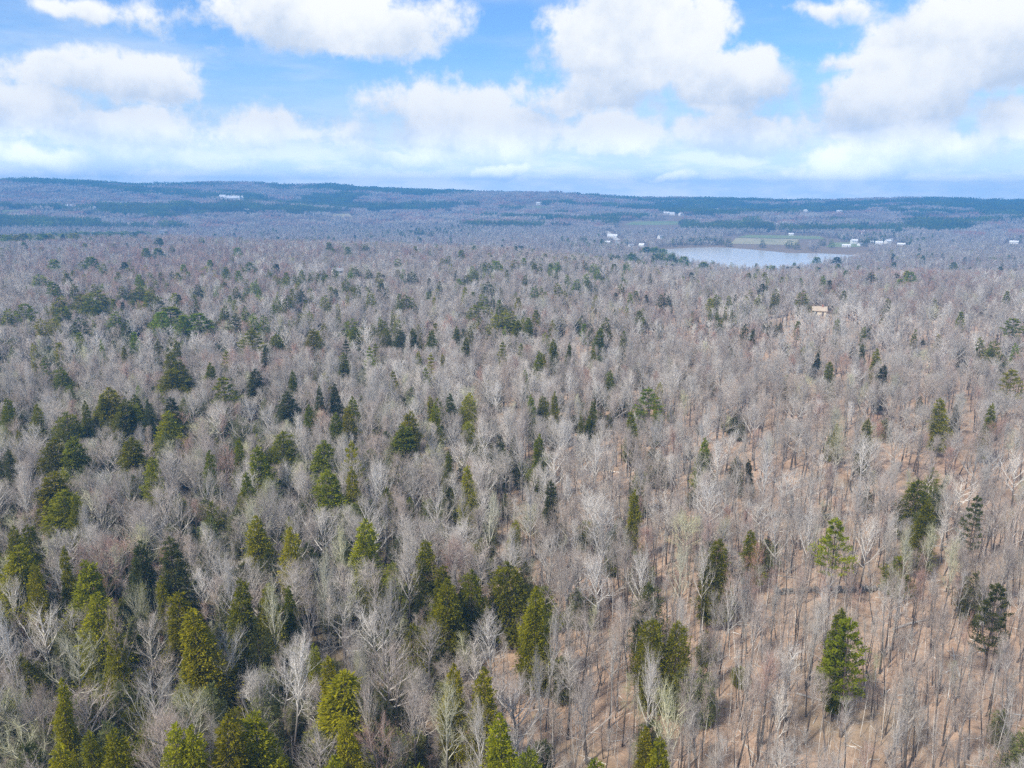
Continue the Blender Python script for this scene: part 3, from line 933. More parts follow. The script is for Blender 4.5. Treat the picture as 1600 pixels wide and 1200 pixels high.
MORE = "1100 410 20 p p;1144 399 18 r p;1167 399 12 p o;1210 401 10 p d;1229 406 14 p p;1276 402 14 p p;1294 389 11 p d;1307 402 16 p o;1345 389 24 p p;1424 425 22 p p;1362 425 16 b o;1490 410 11 p d;1574 455 12 p d;1397 410 9 p d;1234 375 11 b d;1246 376 8 c d;1192 374 8 c d;1286 373 9 r d;1300 374 8 c p;1355 372 10 c d;1364 370 11 b d;1139 372 9 c d;1128 371 9 b d;1116 370 9 c d;1104 369 10 b d;1093 370 9 c p;1080 370 9 b d"
SH = dict(c=0, b=1, n=2, r=3, p=4, t=5); LF = dict(y=0, d=1, p=2, o=3)
ev = []
for s in (EV + ';' + MORE).split(';'):
    if s.strip():
        a, b, c, d, e = s.split(); ev.append((float(a), float(b), float(c), SH[d], LF[e]))
ROW = [(x, 366 - (x - 45) * .03 + random.uniform(-1.5, 1.5), 17, random.choice([4, 4, 0]), random.choice([0, 2, 2])) for x in range(3, 234, 8)]
for x, y in NEARLAKE: ev.append((x, y, 19, 4, 2))
ev = sorted(ev, key=lambda t: -t[1])
ev = ev + ROW
if len(ev) > 300: ev = ev[:len(ev) - (len(ev) - 300)] if False else ev
EVP = []      # placed evergreens: x, y, z, height, radius, shape, leaf, px, py
for (tx, ty, wpx, sh, lf) in ev:
    kw = EVER[sh][2]
    for h in (15.5, 0):
        if h == 0: break
        hh = {0: 14.5, 1: 13.8, 2: 14.5, 3: 12.6, 4: 15, 5: 15.5}[sh]
        if ty > 420: hh *= .94 + .12 * random.random()
        x, y = hit(tx, ty, hh)
        dist = math.sqrt(x * x + y * y + (EYE - hh) ** 2)
        rad = wpx * .5 / FPX * dist * (1.38 if wpx > 36 else 1.2)
    ratio = rad / kw['Rr']
    if ratio < .55:      # a slight tree: also shorter, so nearer to the eye
        hh *= .72; x, y = hit(tx, ty, hh); dist = math.sqrt(x * x + y * y + (EYE - hh) ** 2); rad = wpx * .5 / FPX * dist * (1.38 if wpx > 36 else 1.2)
    rad = max(rad, .9)
    EVP.append((x, y, float(terrain(x, y)), hh, rad, sh, lf, tx, ty, wpx))
EVP = [e for e in EVP if float(lake_sd(e[0], e[1])) > 4]
print('evergreens placed', len(EVP))
order = sorted(range(len(EVP)), key=lambda i: -EVP[i][9])
EV_IND = [EVP[i] for i in order[:300]]; EV_REST = [EVP[i] for i in order[300:]]

# ------------------------------------------------------------------ labels
LANDMARKS = [   # photo position, a phrase anybody can find
    (1308, 830, 'the flat topped bright pine at right'), (1335, 1010, 'the bright green pine at lower right'), (541, 1100, 'the tallest bottom evergreen clump'),
    (300, 970, 'the twin yellow green cones'), (147, 950, 'the left yellow green pair'), (375, 1150, 'the bottom left row of cones'),
    (1020, 1165, 'the bottom centre evergreen pair'), (1040, 985, 'the dark round evergreens right of centre'), (800, 905, 'the darkest round evergreen in the centre'),
    (712, 920, 'the dark pair left of centre'), (841, 960, 'the two golden green evergreens near centre'), (1440, 780, 'the dark oval evergreen at right'),
    (1175, 845, 'the small dark cone right of centre'), (571, 835, 'the lone yellow green cone'), (100, 790, 'the big left evergreen clump'),
    (28, 880, 'the left edge cone'), (1010, 1080, 'the white crowned tree'), (703, 1070, 'the golden topped narrow pair'),
    (1558, 930, 'the dull right edge evergreen'), (410, 925, 'the dark trio'), (1015, 620, 'the leaning tiered pine'), (637, 670, 'the tall centre left cone'),
    (97, 595, 'the dark oval tree at left'), (1256, 465, 'the dark fir by the hidden house'), (1582, 590, 'the yellow tiered right edge pine'),
    (1584, 505, 'the green right edge pine'), (270, 580, 'the dark clump at left'), (1470, 635, 'the small golden cone at right'), (265, 490, 'the bright pine grove at left'),
    (600, 510, 'the dark middle grove'), (770, 480, 'the dark centre grove'), (873, 450, 'the deep green pine below the plateau'), (930, 418, 'the pine cluster left of the lake'),
    (1060, 395, 'the lakeside pines'), (1345, 395, 'the pine at the lake end'), (1424, 430, 'the lone green pine beyond right'), (130, 365, 'the long pine row at upper left'),
    (235, 392, 'the two pines beside red maples'), (150, 460, 'the dark left grove'), (490, 427, 'the dark ragged treeline'), (750, 415, 'the far centre pine clump'),
    (390, 415, 'the far green pines'), (1165, 515, 'the olive pair at right'), (1120, 490, 'the tiny fir row'), (1290, 560, 'the small dark pair at right'),
    (860, 1190, 'the bottom edge shrubby pines'), (1122, 865, 'the dark shadowy evergreen'), (690, 1180, 'the big pale bottom crown'), (1500, 1120, 'the open floor at lower right'),
    (1200, 1120, 'the bare slope bottom right'), (1390, 925, 'the old stone wall'), (450, 1060, 'the big white fan tree')]
SECT = ['right', 'upper right', 'above', 'upper left', 'left', 'lower left', 'below', 'lower right']
ORD = ['nearest', 'second', 'third', 'fourth', 'fifth', 'sixth', 'seventh', 'eighth', 'ninth', 'tenth', 'eleventh', 'twelfth', 'thirteenth', 'fourteenth', 'fifteenth', 'sixteenth', 'seventeenth', 'eighteenth', 'nineteenth', 'twentieth']
SECT_TXT = {'right': 'right of', 'left': 'left of', 'above': 'above', 'below': 'below', 'upper right': 'up and right of', 'upper left': 'up and left of', 'lower left': 'down and left of', 'lower right': 'down and right of'}


def make_labels(pts, heads):
    """pts: photo positions of the crowns; heads: how each looks. Unique through landmark + direction + rank"""
    cells = {}
    for i, (x, y) in enumerate(pts):
        k = min(range(len(LANDMARKS)), key=lambda j: (LANDMARKS[j][0] - x) ** 2 + ((LANDMARKS[j][1] - y) * 1.3) ** 2)
        dx, dy = x - LANDMARKS[k][0], LANDMARKS[k][1] - y
        s = SECT[int(((math.degrees(math.atan2(dy, dx)) + 360 + 22.5) % 360) // 45)]
        cells.setdefault((k, s), []).append((math.hypot(dx, dy), i))
    out = [None] * len(pts); used = set()
    for (k, s), lst in cells.items():
        lst.sort()
        for n, (dd, i) in enumerate(lst):
            if dd < 12 and n == 0 and k not in used: used.add(k); txt = heads[i] + ', at the spot of ' + LANDMARKS[k][2]
            else: txt = '%s, %s one %s %s' % (heads[i], ORD[min(n, 19)], SECT_TXT[s], LANDMARKS[k][2])
            w_ = txt.split()
            while len(w_) > 16: w_.pop(0)
            out[i] = ' '.join(w_)
    return out


def place_tree(name, trunk_me, crown_me, mats, x, y, z, rz, scl, tilt, label, cat, group, shared={}):
    root = bpy.data.objects.new(name, None); COL.objects.link(root)
    root.empty_display_size = 1
    root.location = (x, y, z); root.rotation_euler = (tilt[0], tilt[1], rz); root.scale = scl
    thing(root, label, cat, group)
    t = link('trunk', trunk_me, root); c = link('crown', crown_me, root)
    for o, ms in ((t, mats[0]), (c, mats[1])):
        for k, m in enumerate(ms): o.material_slots[k].link = 'OBJECT'; o.material_slots[k].material = m
    return root


heads = []
for e in EV_IND:
    sp = EVER[e[5]][1]
    heads.append('%s %s %s' % (LEAVES[e[6]][0], EVER[e[5]][0], 'hemlock' if sp == 'hemlock' else 'pine'))
labs = make_labels([(e[7], e[8] + e[9] * .4) for e in EV_IND], heads)
for i, e in enumerate(EV_IND):
    x, y, z, hh, rad, sh, lf = e[:7]
    dist = math.hypot(x, y)
    lod = 0 if dist < 330 else (1 if dist < 700 else 2)
    key = (lod, sh, i % 2 if lod == 0 else 0)
    kw = EVER[sh][2]
    sp = EVER[sh][1]
    s = (rad / kw['Rr'], rad / kw['Rr'] * random.uniform(.9, 1.1), hh / kw['H'])
    place_tree('hemlock_tree' if sp == 'hemlock' else 'pine_tree', ever_trunk_me[key], ever_crown_me[key], ([WOOD], [LEAVES[lf][1], WOOD]), x, y, z, random.random() * 6.28, s,
               (random.gauss(0, .02), random.gauss(0, .02)), labs[i], 'evergreen tree', 'hemlocks among the bare trees' if sp == 'hemlock' else 'pines among the bare trees')

# ------------------------------------------------------------------ bare trees
# crowns the photograph shows clearly: centre x, y, width, shape, tone
BIG = """70 985 88 0 0;115 1030 105 0 4;350 1020 92 0 0;392 1075 72 1 1;450 1065 92 3 0;240 1090 112 0 1;22 930 54 1 0;14 1005 54 3 0;228 950 70 1 4;600 990 84 2 1
690 1135 100 3 4;760 1160 80 3 0;650 1120 80 3 2;920 1085 110 1 2;1012 1082 58 2 0;938 915 74 2 0;1000 910 60 2 0;1130 958 52 2 0;1165 950 40 2 1;855 1020 54 3 1
1265 765 66 1 1;1305 700 60 3 4;1345 720 60 3 0;1220 838 60 2 0;1262 835 46 2 0;1350 850 60 2 0;1545 720 80 1 0;1590 730 70 1 0;1410 872 42 4 4;1452 860 40 4 4
1480 885 44 4 4;1060 745 60 2 1;1195 750 55 3 0;280 795 62 0 1;40 780 56 3 0;682 790 66 0 1;620 575 60 1 0;600 745 56 1 0;200 760 60 0 1;380 665 64 0 1
470 850 60 2 1;530 880 56 3 4;590 760 50 3 0;320 760 60 1 1;160 800 60 0 1;760 690 60 3 0;880 690 50 3 0;930 720 50 3 0;300 870 60 1 2;480 965 50 2 2
640 900 60 2 1;760 820 50 3 4;890 1150 60 2 2;580 1130 60 2 2;1060 905 50 2 4;1100 900 46 2 0;970 1000 50 4 2;870 930 60 2 2;500 930 50 3 4;425 970 56 3 4
1270 1010 40 4 1;1310 1010 50 3 1;1340 790 56 2 1;1480 790 60 1 1;1400 700 55 2 1;1500 660 50 2 1;1440 660 60 2 1;1580 830 60 2 2;1240 640 50 2 1;1180 660 55 2 1
1105 670 55 2 0;1020 690 60 2 1;960 640 50 2 2;340 1150 30 6 1;60 1100 60 1 2;30 1060 60 1 2;190 1010 60 3 2;560 1050 60 3 2;620 1060 60 3 2;850 1090 50 3 1""".replace('\n', ';')
BT = []      # x y z scaleR scaleH shape tone px py
for s in BIG.split(';'):
    a, b, c, d, e = [float(v) for v in s.split()]
    d, e = int(d), int(e); kw = BARE[d][1]
    hh = kw['H'] * .76 * random.uniform(.92, 1.05)
    x, y = hit(a, b, hh * .72)
    dist = math.sqrt(x * x + y * y + (EYE - hh * .72) ** 2)
    rad = c * .5 / FPX * dist
    R0 = kw['spread'] * .98
    BT.append((x, y, rad / R0, hh / (kw['H'] * .76), d, e))
named = np.array([(b[0], b[1]) for b in BT])
evxy = np.array([(e[0], e[1], e[4], e[3]) for e in EVP])


WHITE = plain_mat('white_clapboard', (.80, .80, .78), .6, (.72, .72, .70), .4)
CREAM = plain_mat('cream_clapboard', (.66, .60, .48), .6, (.58, .52, .42), .4)
ROOFG = plain_mat('grey_shingle_roof', (.30, .30, .31), .8, (.22, .22, .23), .6)
ROOFW = plain_mat('pale_metal_roof', (.72, .73, .75), .4, (.62, .63, .66), .3)
ROOFT = plain_mat('tan_shingle_roof', (.45, .38, .30), .8, (.36, .30, .24), .5)
GLASS = plain_mat('window_glass', (.05, .07, .09), .15)
BRICK = plain_mat('chimney_brick', (.32, .14, .10), .9)
DOORM = plain_mat('painted_door', (.12, .10, .09), .5)


hs = [
    (1334, 381, 11, 8, 6.0, .5, WHITE, ROOFW, 'tallest white house on the green lawn at the lake end'),
    (1322, 386, 14, 6, 3.0, .1, WHITE, ROOFW, 'long low white house at the water edge of the lawn'),
    (1344, 384, 9, 7, 3.2, .9, WHITE, ROOFG, 'white house just right of the tallest lakeside house'),
    (1373, 383, 12, 8, 4.6, .2, WHITE, ROOFW, 'white two storey house right of the lawn behind bare trees'),
    (1387, 381, 11, 8, 5.2, .8, WHITE, ROOFW, 'second white house right of the lawn, steep pale roof'),
    (1392, 377, 9, 7, 3.2, -.4, WHITE, ROOFG, 'small white house behind the steep roofed house'),
    (1362, 380, 6, 5, 3.0, .2, WHITE, ROOFW, 'tiny white cottage left of the steep roofed houses'),
    (1408, 384, 13, 6, 2.8, .05, WHITE, ROOFW, 'long low white house furthest right in the lake hamlet'),
    (1393, 362, 12, 7, 3.5, 0, WHITE, ROOFW, 'white roofed house above the lake hamlet among evergreens'),
    (1348, 366, 6, 5, 6.5, .6, WHITE, ROOFW, 'narrow white house on the rise behind the lawn'),
    (1236, 368, 10, 6, 3.0, 0, WHITE, ROOFW, 'small white house on the pasture edge above the lake'),
    (1210, 352, 12, 6, 3.0, .5, WHITE, ROOFW, 'white roofed house in the trees above the pasture'),
    (1032, 374, 10, 8, 6.5, .7, WHITE, ROOFG, 'white gabled house at the left shore of the lake'),
    (957, 371, 20, 9, 3.6, -.2, WHITE, ROOFW, 'long white roofed building beside the gravel road'),
    (949, 381, 9, 6, 3.2, .2, WHITE, ROOFW, 'small white building below the long roofed one'),
    (986, 386, 8, 6, 3.4, .4, WHITE, ROOFG, 'white shed roofed house left of the lakeside pines'),
    (1003, 386, 9, 7, 3.6, -.5, WHITE, ROOFW, 'white house touching the lakeside pines'),
    (965, 382, 8, 6, 3.2, .1, WHITE, ROOFG, 'grey roofed cottage right of the small white building'),
    (1584, 381, 14, 7, 3.5, 0, WHITE, ROOFW, 'white building at the far right edge beyond the plateau'),
    (1041, 335, 16, 10, 4, .2, WHITE, ROOFW, 'left one of three far white farm buildings above the green field'),
    (1050, 336, 14, 10, 4, .1, WHITE, ROOFW, 'middle one of three far white farm buildings above the green field'),
    (1064, 337, 12, 10, 5, .6, WHITE, ROOFW, 'right one of three far white farm buildings above the green field'),
    (1122, 330, 18, 10, 5, .1, WHITE, ROOFW, 'white farmhouse far up the slope, right of the farm buildings'),
    (1197, 333, 16, 9, 4, .2, WHITE, ROOFW, 'lone far white house on the wooded slope above the pasture'),
    (1260, 331, 20, 9, 4, 0, WHITE, ROOFW, 'far white house left of the distant pale field'),
    (1313, 332, 22, 9, 4, 0, WHITE, ROOFW, 'far white house in the right hand slope clearing'),
    (842, 320, 16, 10, 5, .2, WHITE, ROOFW, 'solitary white house below the centre of the blue ridge'),
    (386, 331, 14, 9, 5, .4, WHITE, ROOFW, 'white house on the wooded slope at left of centre'),
    (300, 329, 9, 8, 6, .5, WHITE, ROOFG, 'small pointed white house at left, between evergreen stands'),
    (144, 328, 16, 9, 5, .3, WHITE, ROOFW, 'white house right of the big barn at far left'),
    (493, 337, 12, 8, 4, .2, WHITE, ROOFW, 'tiny white house left of the tan hillside clearing'),
]
HOUSE_SPOTS = []
for h in hs: HOUSE_SPOTS.append((*hit(h[0], h[1]), h[2] * .7 + 3, 6))
for a_, b_, w_ in ((108, 325, 16), (364, 312, 38), (348, 312, 14)): HOUSE_SPOTS.append((*hit(a_, b_), w_, 6))
for a_, b_, c_ in ((1281, 473, 7), (554, 381, 9), (527, 415, 9), (252, 358, 9)): HOUSE_SPOTS.append((*hit(a_, b_, c_), 5, -.8))


def ring_points(r0, r1, cell, seed, half=37.):
    rg = np.random.default_rng(seed)
    xs = np.arange(-r1 * math.sin(R(half)) - 5, r1 * math.sin(R(half)) + 5, cell); ys = np.arange(max(-15, r0 * .75 - 10), r1, cell)
    X, Y = np.meshgrid(xs, ys); X = X + rg.uniform(-.46, .46, X.shape) * cell; Y = Y + rg.uniform(-.46, .46, Y.shape) * cell
    X = X.ravel(); Y = Y.ravel(); r = np.hypot(X, Y); a = np.degrees(np.arctan2(X, Y))
    k = (r >= r0) & (r < r1) & ((np.abs(a) < half) | (r < 60))
    return X[k], Y[k]


SIGHT = [(e[0], e[1], e[4], e[3], min(max(2.1 * e[4], 5.0), 7.0), .95, .9) for e in EVP]      # x, y, half width, height, part kept in view
for (a_, b_, hx_, vis_) in HOUSE_SPOTS:
    SIGHT.append((a_, b_, hx_, 7.0, 6.0, 1.0, 1.0))


for b in BT:
    kw = BARE[b[4]][1]
    SIGHT.append((b[0], b[1], kw['spread'] * b[2] * .75, kw['H'] * .76 * b[3], 6.0, 1.0, .8))
for c in FIELDS:
    for u in (0, .25, .5, .75, 1):
        SIGHT.append((c[0][0] * (1 - u) + c[1][0] * u, c[0][1] * (1 - u) + c[1][1] * u, math.hypot(c[0][0] - c[1][0], c[0][1] - c[1][1]) / 7 + 2, float(terrain(*c[0])) + 1, 1.0, 1.0, .999))


def caps(X, Y):
    """tallest a bare tree may stand here so that the evergreens and houses behind it still show as in the photo"""
    cap = np.full(len(X), 99.)
    rg = np.random.default_rng(5)
    luck = rg.random(len(X))
    for ex, ey, er, eh, vis, wk, pr in SIGHT:
        d = math.hypot(ex, ey); ux, uy = -ex / d, -ey / d      # towards the camera
        sl = (EYE - eh) / d
        if pr >= .99: sl = (EYE - float(terrain(ex, ey))) / d
        reach = min(14 / max(sl, .02), 240)
        near = (np.abs(X - ex) < reach + 10) & (np.abs(Y - ey) < reach + 10)
        k = np.nonzero(near)[0]
        if not len(k): continue
        dx, dy = X[k] - ex, Y[k] - ey
        al = dx * ux + dy * uy; la = np.abs(dx * uy - dy * ux)
        ins = np.hypot(dx, dy) < er * .9 + .6
        c = np.where(ins, 0., 99.)
        fr = (al > 0) & (la < er * wk + .5) & (luck[k] < pr)
        c = np.where(fr & ~ins, np.maximum(eh - vis + al * sl, 0), c)
        cap[k] = np.minimum(cap[k], c)
    return cap


def tone_pick(px, py, x, y, rnd):
    """mix of tones over the place: reddish maples at upper left and right, pale belts, greenish ones at left"""
    n = len(px)
    red = np.exp(-(((px - 250) / 170) ** 2 + ((py - 410) / 45) ** 2)) * 1.5 + np.exp(-(((px - 1430) / 120) ** 2 + ((py - 435) / 22) ** 2)) * .8 + np.exp(-(((px - 560) / 300) ** 2 + ((py - 385) / 16) ** 2)) * .5
    red += np.clip(fbm(x / 38 + 70, y / 38 + 20, 2) - .60, 0, 1) * 2.2
    pale = np.exp(-(((px - 1290) / 130) ** 2 + ((py - 490) / 22) ** 2)) * 1.6 + np.exp(-(((px - 650) / 160) ** 2 + ((py - 575) / 35) ** 2)) * .7 + np.exp(-(((px - 1330) / 70) ** 2 + ((py - 720) / 60) ** 2)) * .8 + np.exp(-(((px - 900) / 90) ** 2 + ((py - 700) / 40) ** 2)) * .6
    pale += np.clip(fbm(x / 30 + 5, y / 30 + 90, 2) - .54, 0, 1) * 1.6
    green = sstep(900, 300, px) * .16 * sstep(560, 800, py) + .03
    mauve = .42 + .22 * sstep(500, 380, py) + .15 * sstep(700, 1100, py) * sstep(700, 1200, px)
    grey = np.full(n, .34)
    Wt = np.stack([pale + .05, grey, mauve, red + .03, green], 1)
    Wt /= Wt.sum(1, keepdims=True)
    return np.minimum((rnd[:, None] > np.cumsum(Wt, 1)).sum(1), 4)


def shape_pick(px, py, rnd, lod):
    wide = sstep(1050, 500, px)                       # spreading crowns at left, poles at right
    Wt = np.stack([.03 + .12 * wide, .06 + .16 * wide, .16 + .10 * wide, .16 + .06 * wide, .22 - .04 * wide, .20 - .08 * wide, .14 - .08 * wide, .10 - .04 * wide], 1)
    Wt /= Wt.sum(1, keepdims=True)
    return np.minimum((rnd[:, None] > np.cumsum(Wt, 1)).sum(1), 7)


heights0 = np.array([b[1]['H'] * .76 for b in BARE])
cand = []
rg = np.random.default_rng(11)
for lod, (r0, r1, cell) in enumerate([(40, 300, 4.4), (300, 640, 5.6), (640, 1950, 7.2)]):
    X, Y = ring_points(r0, r1, cell, 20 + lod)
    ok = ~in_fields(X, Y, 4) & (lake_sd(X, Y) > 10)
    if lod == 0:
        for nx, ny in named: ok &= np.hypot(X - nx, Y - ny) > 2.4
    X, Y = X[ok], Y[ok]
    Z = terrain(X, Y)
    px, py = to_px(np.stack([X, Y, Z + 12], 1))
    tone = tone_pick(px, py, X, Y, rg.random(len(X))); shp = shape_pick(px, py, rg.random(len(X)), lod)
    if lod == 2: shp = np.where(shp >= 6, 2, shp)
    sr = rg.uniform(.74, 1.24, len(X)); sh_ = rg.uniform(.74, 1.02, len(X))
    if lod: sr *= 1.12
    open_ = sstep(820, 1020, px - (1000 - py) * .25) * sstep(700, 900, py)          # the open stand of poles at lower right
    gap = np.clip(fbm(X / 17 + 33, Y / 17 + 61, 2) - .50, 0, 1) * 1.8
    keep = rg.random(len(X)) > np.clip(open_ * .40 + gap * (1 - .6 * open_), 0, .8)
    pole = rg.random(len(X)) < open_ * .9
    shp = np.where(pole & (shp < 4), rg.integers(5, 8, len(X)), shp)
    sr = sr * (1 - .12 * open_)
    cap = caps(X, Y)
    full = heights0[shp] * sh_
    k_ = np.clip(cap / full, 0, 1)
    keep &= k_ > .2
    sh_ = sh_ * k_; sr = sr * (.35 + .65 * k_)
    var = rg.integers(0, 2, len(X)) if lod == 0 else np.zeros(len(X), int)
    cand.append(tuple(q[keep] for q in (X, Y, Z, sr, sh_, shp, tone, np.full(len(X), lod), var, px, py)))
X, Y = ring_points(40, 175, 3.1, 131)
px, py = to_px(np.stack([X, Y, terrain(X, Y) + 8], 1))
k = (rg.random(len(X)) < .72 * sstep(820, 1020, px - (1000 - py) * .25) * sstep(680, 850, py)) & (caps(X, Y) > 9)
X, Y, px, py = X[k], Y[k], px[k], py[k]; n_ = len(X)
cand.append((X, Y, terrain(X, Y), rg.uniform(.55, .95, n_), rg.uniform(.7, 1.05, n_), rg.integers(6, 8, n_), tone_pick(px, py, X, Y, rg.random(n_)), np.zeros(n_, int), rg.integers(0, 2, n_), px, py))
bx = np.array([b[0] for b in BT]); by = np.array([b[1] for b in BT]); bz = terrain(bx, by)
bpx, bpy_ = to_px(np.stack([bx, by, bz + 12], 1))
bl = np.where(np.hypot(bx, by) < 300, 0, 1)
cand.append((bx, by, bz, np.array([b[2] for b in BT]), np.array([b[3] for b in BT]), np.array([b[4] for b in BT]), np.array([b[5] for b in BT]), bl, np.zeros(len(BT), int), bpx, bpy_))
AX = [np.concatenate([c[k] for c in cand]) for k in range(11)]
X, Y, Z, SR, SHh, SHP, TONE, LOD, VAR, PX, PY = AX
n = len(X)
dist = np.sqrt(X ** 2 + Y ** 2 + (EYE - 10) ** 2)
spreads = np.array([b[1]['spread'] for b in BARE]); heights = np.array([b[1]['H'] for b in BARE])
# how large each shows: only those with crown inside the frame
area = (spreads[SHP] * SR * 1.6) * (heights[SHP] * SHh) / dist ** 2
inside = (PX > -10) & (PX < 1610) & (PY > 300) & (PY < 1215) & (LOD == 0)
area = np.where(inside, area, -1)
pick = np.argsort(-area)[:300]
sel = np.zeros(n, bool); sel[pick] = True
rest = ~sel
heads = []
for i in pick:
    heads.append('%s %s bare tree' % (TONES[TONE[i]][0], BARE[SHP[i]][0]))
labs = make_labels([(PX[i], PY[i]) for i in pick], heads)
for k, i in enumerate(pick):
    key = (0, int(SHP[i]), int(VAR[i])); t = int(TONE[i])
    place_tree('bare_tree', bare_trunk_me[key], bare_crown_me[key], ([TONES[t][1]], list(TONES[t][2:4])), float(X[i]), float(Y[i]), float(Z[i]), random.random() * 6.28,
               (float(SR[i]), float(SR[i]), float(SHh[i])), (random.gauss(0, .05), random.gauss(0, .05)), labs[k], 'bare tree', 'leafless trees nearest the viewer')
idx = np.array([bare_ids[(int(LOD[i]), int(SHP[i]), int(VAR[i]), int(TONE[i]))] for i in np.nonzero(rest)[0]])
m_ = rest.sum()
rot = np.stack([rg.normal(0, .03, m_), rg.normal(0, .03, m_), rg.random(m_) * 6.28], 1)
scatter('bare_woodland', np.stack([X[rest], Y[rest], Z[rest]], 1), rot, np.stack([SR[rest], SR[rest], SHh[rest]], 1), idx,
        'grey and mauve leafless woodland covering the plateau beyond the nearest trees', 'woodland')
print('bare trees', n)

# saplings and brush between the trunks
X, Y = ring_points(40, 170, 1.9, 77)
px, py = to_px(np.stack([X, Y, terrain(X, Y) + 3], 1))
k = rg.random(len(X)) < .5 - .42 * sstep(850, 1150, px)
X, Y, px, py = X[k], Y[k], px[k], py[k]
tn = tone_pick(px, py, X, Y, rg.random(len(X))); tn = np.where(tn == 0, 2, tn)
idx = np.array([bare_ids[(0, 6 + int(v), int(q), int(t))] for v, q, t in zip(rg.integers(0, 2, len(X)), rg.integers(0, 2, len(X)), tn)])
s = rg.uniform(.28, .62, len(X)) 
scatter('sapling_thicket', np.stack([X, Y, terrain(X, Y)], 1), np.stack([rg.normal(0, .05, len(X)), rg.normal(0, .05, len(X)), rg.random(len(X)) * 6.28], 1),
        np.stack([s * 1.1, s * 1.1, s], 1), idx, 'thin brown saplings crowding the forest floor between trunks', 'saplings')

# broken branches and twigs lying in the leaf litter
X, Y = ring_points(50, 190, 1.1, 99)
k = rg.random(len(X)) < .8
X, Y = X[k], Y[k]; Z = terrain(X, Y)
a_ = rg.random(len(X)) * 6.28; l_ = rg.exponential(.9, len(X)) + .5
P0 = np.stack([X, Y, Z + .05], 1); P1 = np.stack([X + np.cos(a_) * l_, Y + np.sin(a_) * l_, Z + rg.uniform(.03, .4, len(X))], 1)
Vv, Ff = spikes(P0, P1, .02 + .022 * l_ * rg.random(len(X)))
db = link('fallen_branches', mesh_np('fallen_branches', Vv, Ff, [TONES[1][3], TONES[0][2]], rg.integers(0, 2, len(X)).repeat(1)[np.arange(len(Ff)) % len(X)]), kind='stuff')
thing(db, 'broken grey branches littering the leaf covered forest floor', 'branches')

# whip thin young stems standing between the poles
X, Y = ring_points(50, 185, 1.25, 101)
px, py = to_px(np.stack([X, Y, terrain(X, Y) + 3], 1))
k = rg.random(len(X)) < (.12 + .62 * sstep(700, 1000, px - (1000 - py) * .2)) * np.clip(fbm(X / 9, Y / 9, 2) * 1.6, .2, 1)
X, Y = X[k], Y[k]; Z = terrain(X, Y); n_ = len(X)
hh_ = rg.uniform(2.5, 8.0, n_)
P0 = np.stack([X, Y, Z - .1], 1); P1 = P0 + np.stack([rg.normal(0, .06, n_) * hh_, rg.normal(0, .06, n_) * hh_, hh_], 1)
A0, A1, Rr_ = [P0], [P1], [.012 + .0045 * hh_]
for q in range(6):
    t = rg.uniform(.35, .95, n_)[:, None]; b0 = P0 + (P1 - P0) * t
    a_ = rg.random(n_) * 6.28; l_ = rg.uniform(.3, 1.0, n_) * (hh_ / 6)
    A0.append(b0); A1.append(b0 + np.stack([np.cos(a_) * l_ * .6, np.sin(a_) * l_ * .6, l_], 1)); Rr_.append(np.full(n_, .009))
Vv, Ff = spikes(np.concatenate(A0), np.concatenate(A1), np.concatenate(Rr_))
mi_ = np.tile(rg.integers(0, 3, n_ * 7), 3)
ys = link('young_stems', mesh_np('young_stems', Vv, Ff, [TONES[1][1], TONES[2][2], TONES[0][2]], mi_), kind='stuff')
thing(ys, 'whip thin leafless young stems crowding the open slope at lower right', 'young trees')

# undergrowth of dull green shrubs, thick at left
X, Y = ring_points(45, 420, 3.6, 88)
Z = terrain(X, Y)
px, py = to_px(np.stack([X, Y, Z + 3], 1))
p = .07 + .42 * sstep(860, 380, px - (py - 900) * .15) * sstep(520, 720, py) + .12 * sstep(650, 200, px) * sstep(450, 560, py) * sstep(800, 650, py)
p += np.clip(fbm(X / 22, Y / 22, 2) - .5, 0, 1) * 1.2 * sstep(1350, 500, px)
p += .3 * sstep(650, 250, px) * sstep(930, 1100, py)
p *= np.where(px > 1150, .35, 1)
k = rg.random(len(X)) < p
X, Y, Z, px = X[k], Y[k], Z[k], px[k]
s = rg.uniform(.5, 1.25, len(X))

scatter('undergrowth_shrubs', np.stack([X, Y, Z], 1), np.stack([np.zeros(len(X)), np.zeros(len(X)), rg.random(len(X)) * 6.28], 1), np.stack([s, s, s * rg.uniform(.8, 1.5, len(X))], 1),
        np.array(shrub_ids)[rg.choice(12, len(X), p=np.tile([.14, .06, .05], 4))], 'dull green undergrowth filling the gaps under the left hand trees', 'undergrowth')

# remaining evergreens out on the plateau edge
exs, eys, ids, sc = [], [], [], []
for e in EV_REST:
    exs.append(e[0]); eys.append(e[1]); ids.append(ever_ids[(2 if math.hypot(e[0], e[1]) > 600 else 1, e[5], 0, e[6])]); sc.append((e[4] / EVER[e[5]][2]['Rr'],) * 2 + (e[3] / EVER[e[5]][2]['H'],))
X, Y = ring_points(130, 1900, 9.5, 55)
d_ = fbm(X / 120 + 3, Y / 170 + 50, 3)


def smalls(X, Y):
    px, py = to_px(np.stack([X, Y, terrain(X, Y) + 14], 1))
    return sstep(1300, 900, px) * sstep(520, 420, np.hypot(X, Y))


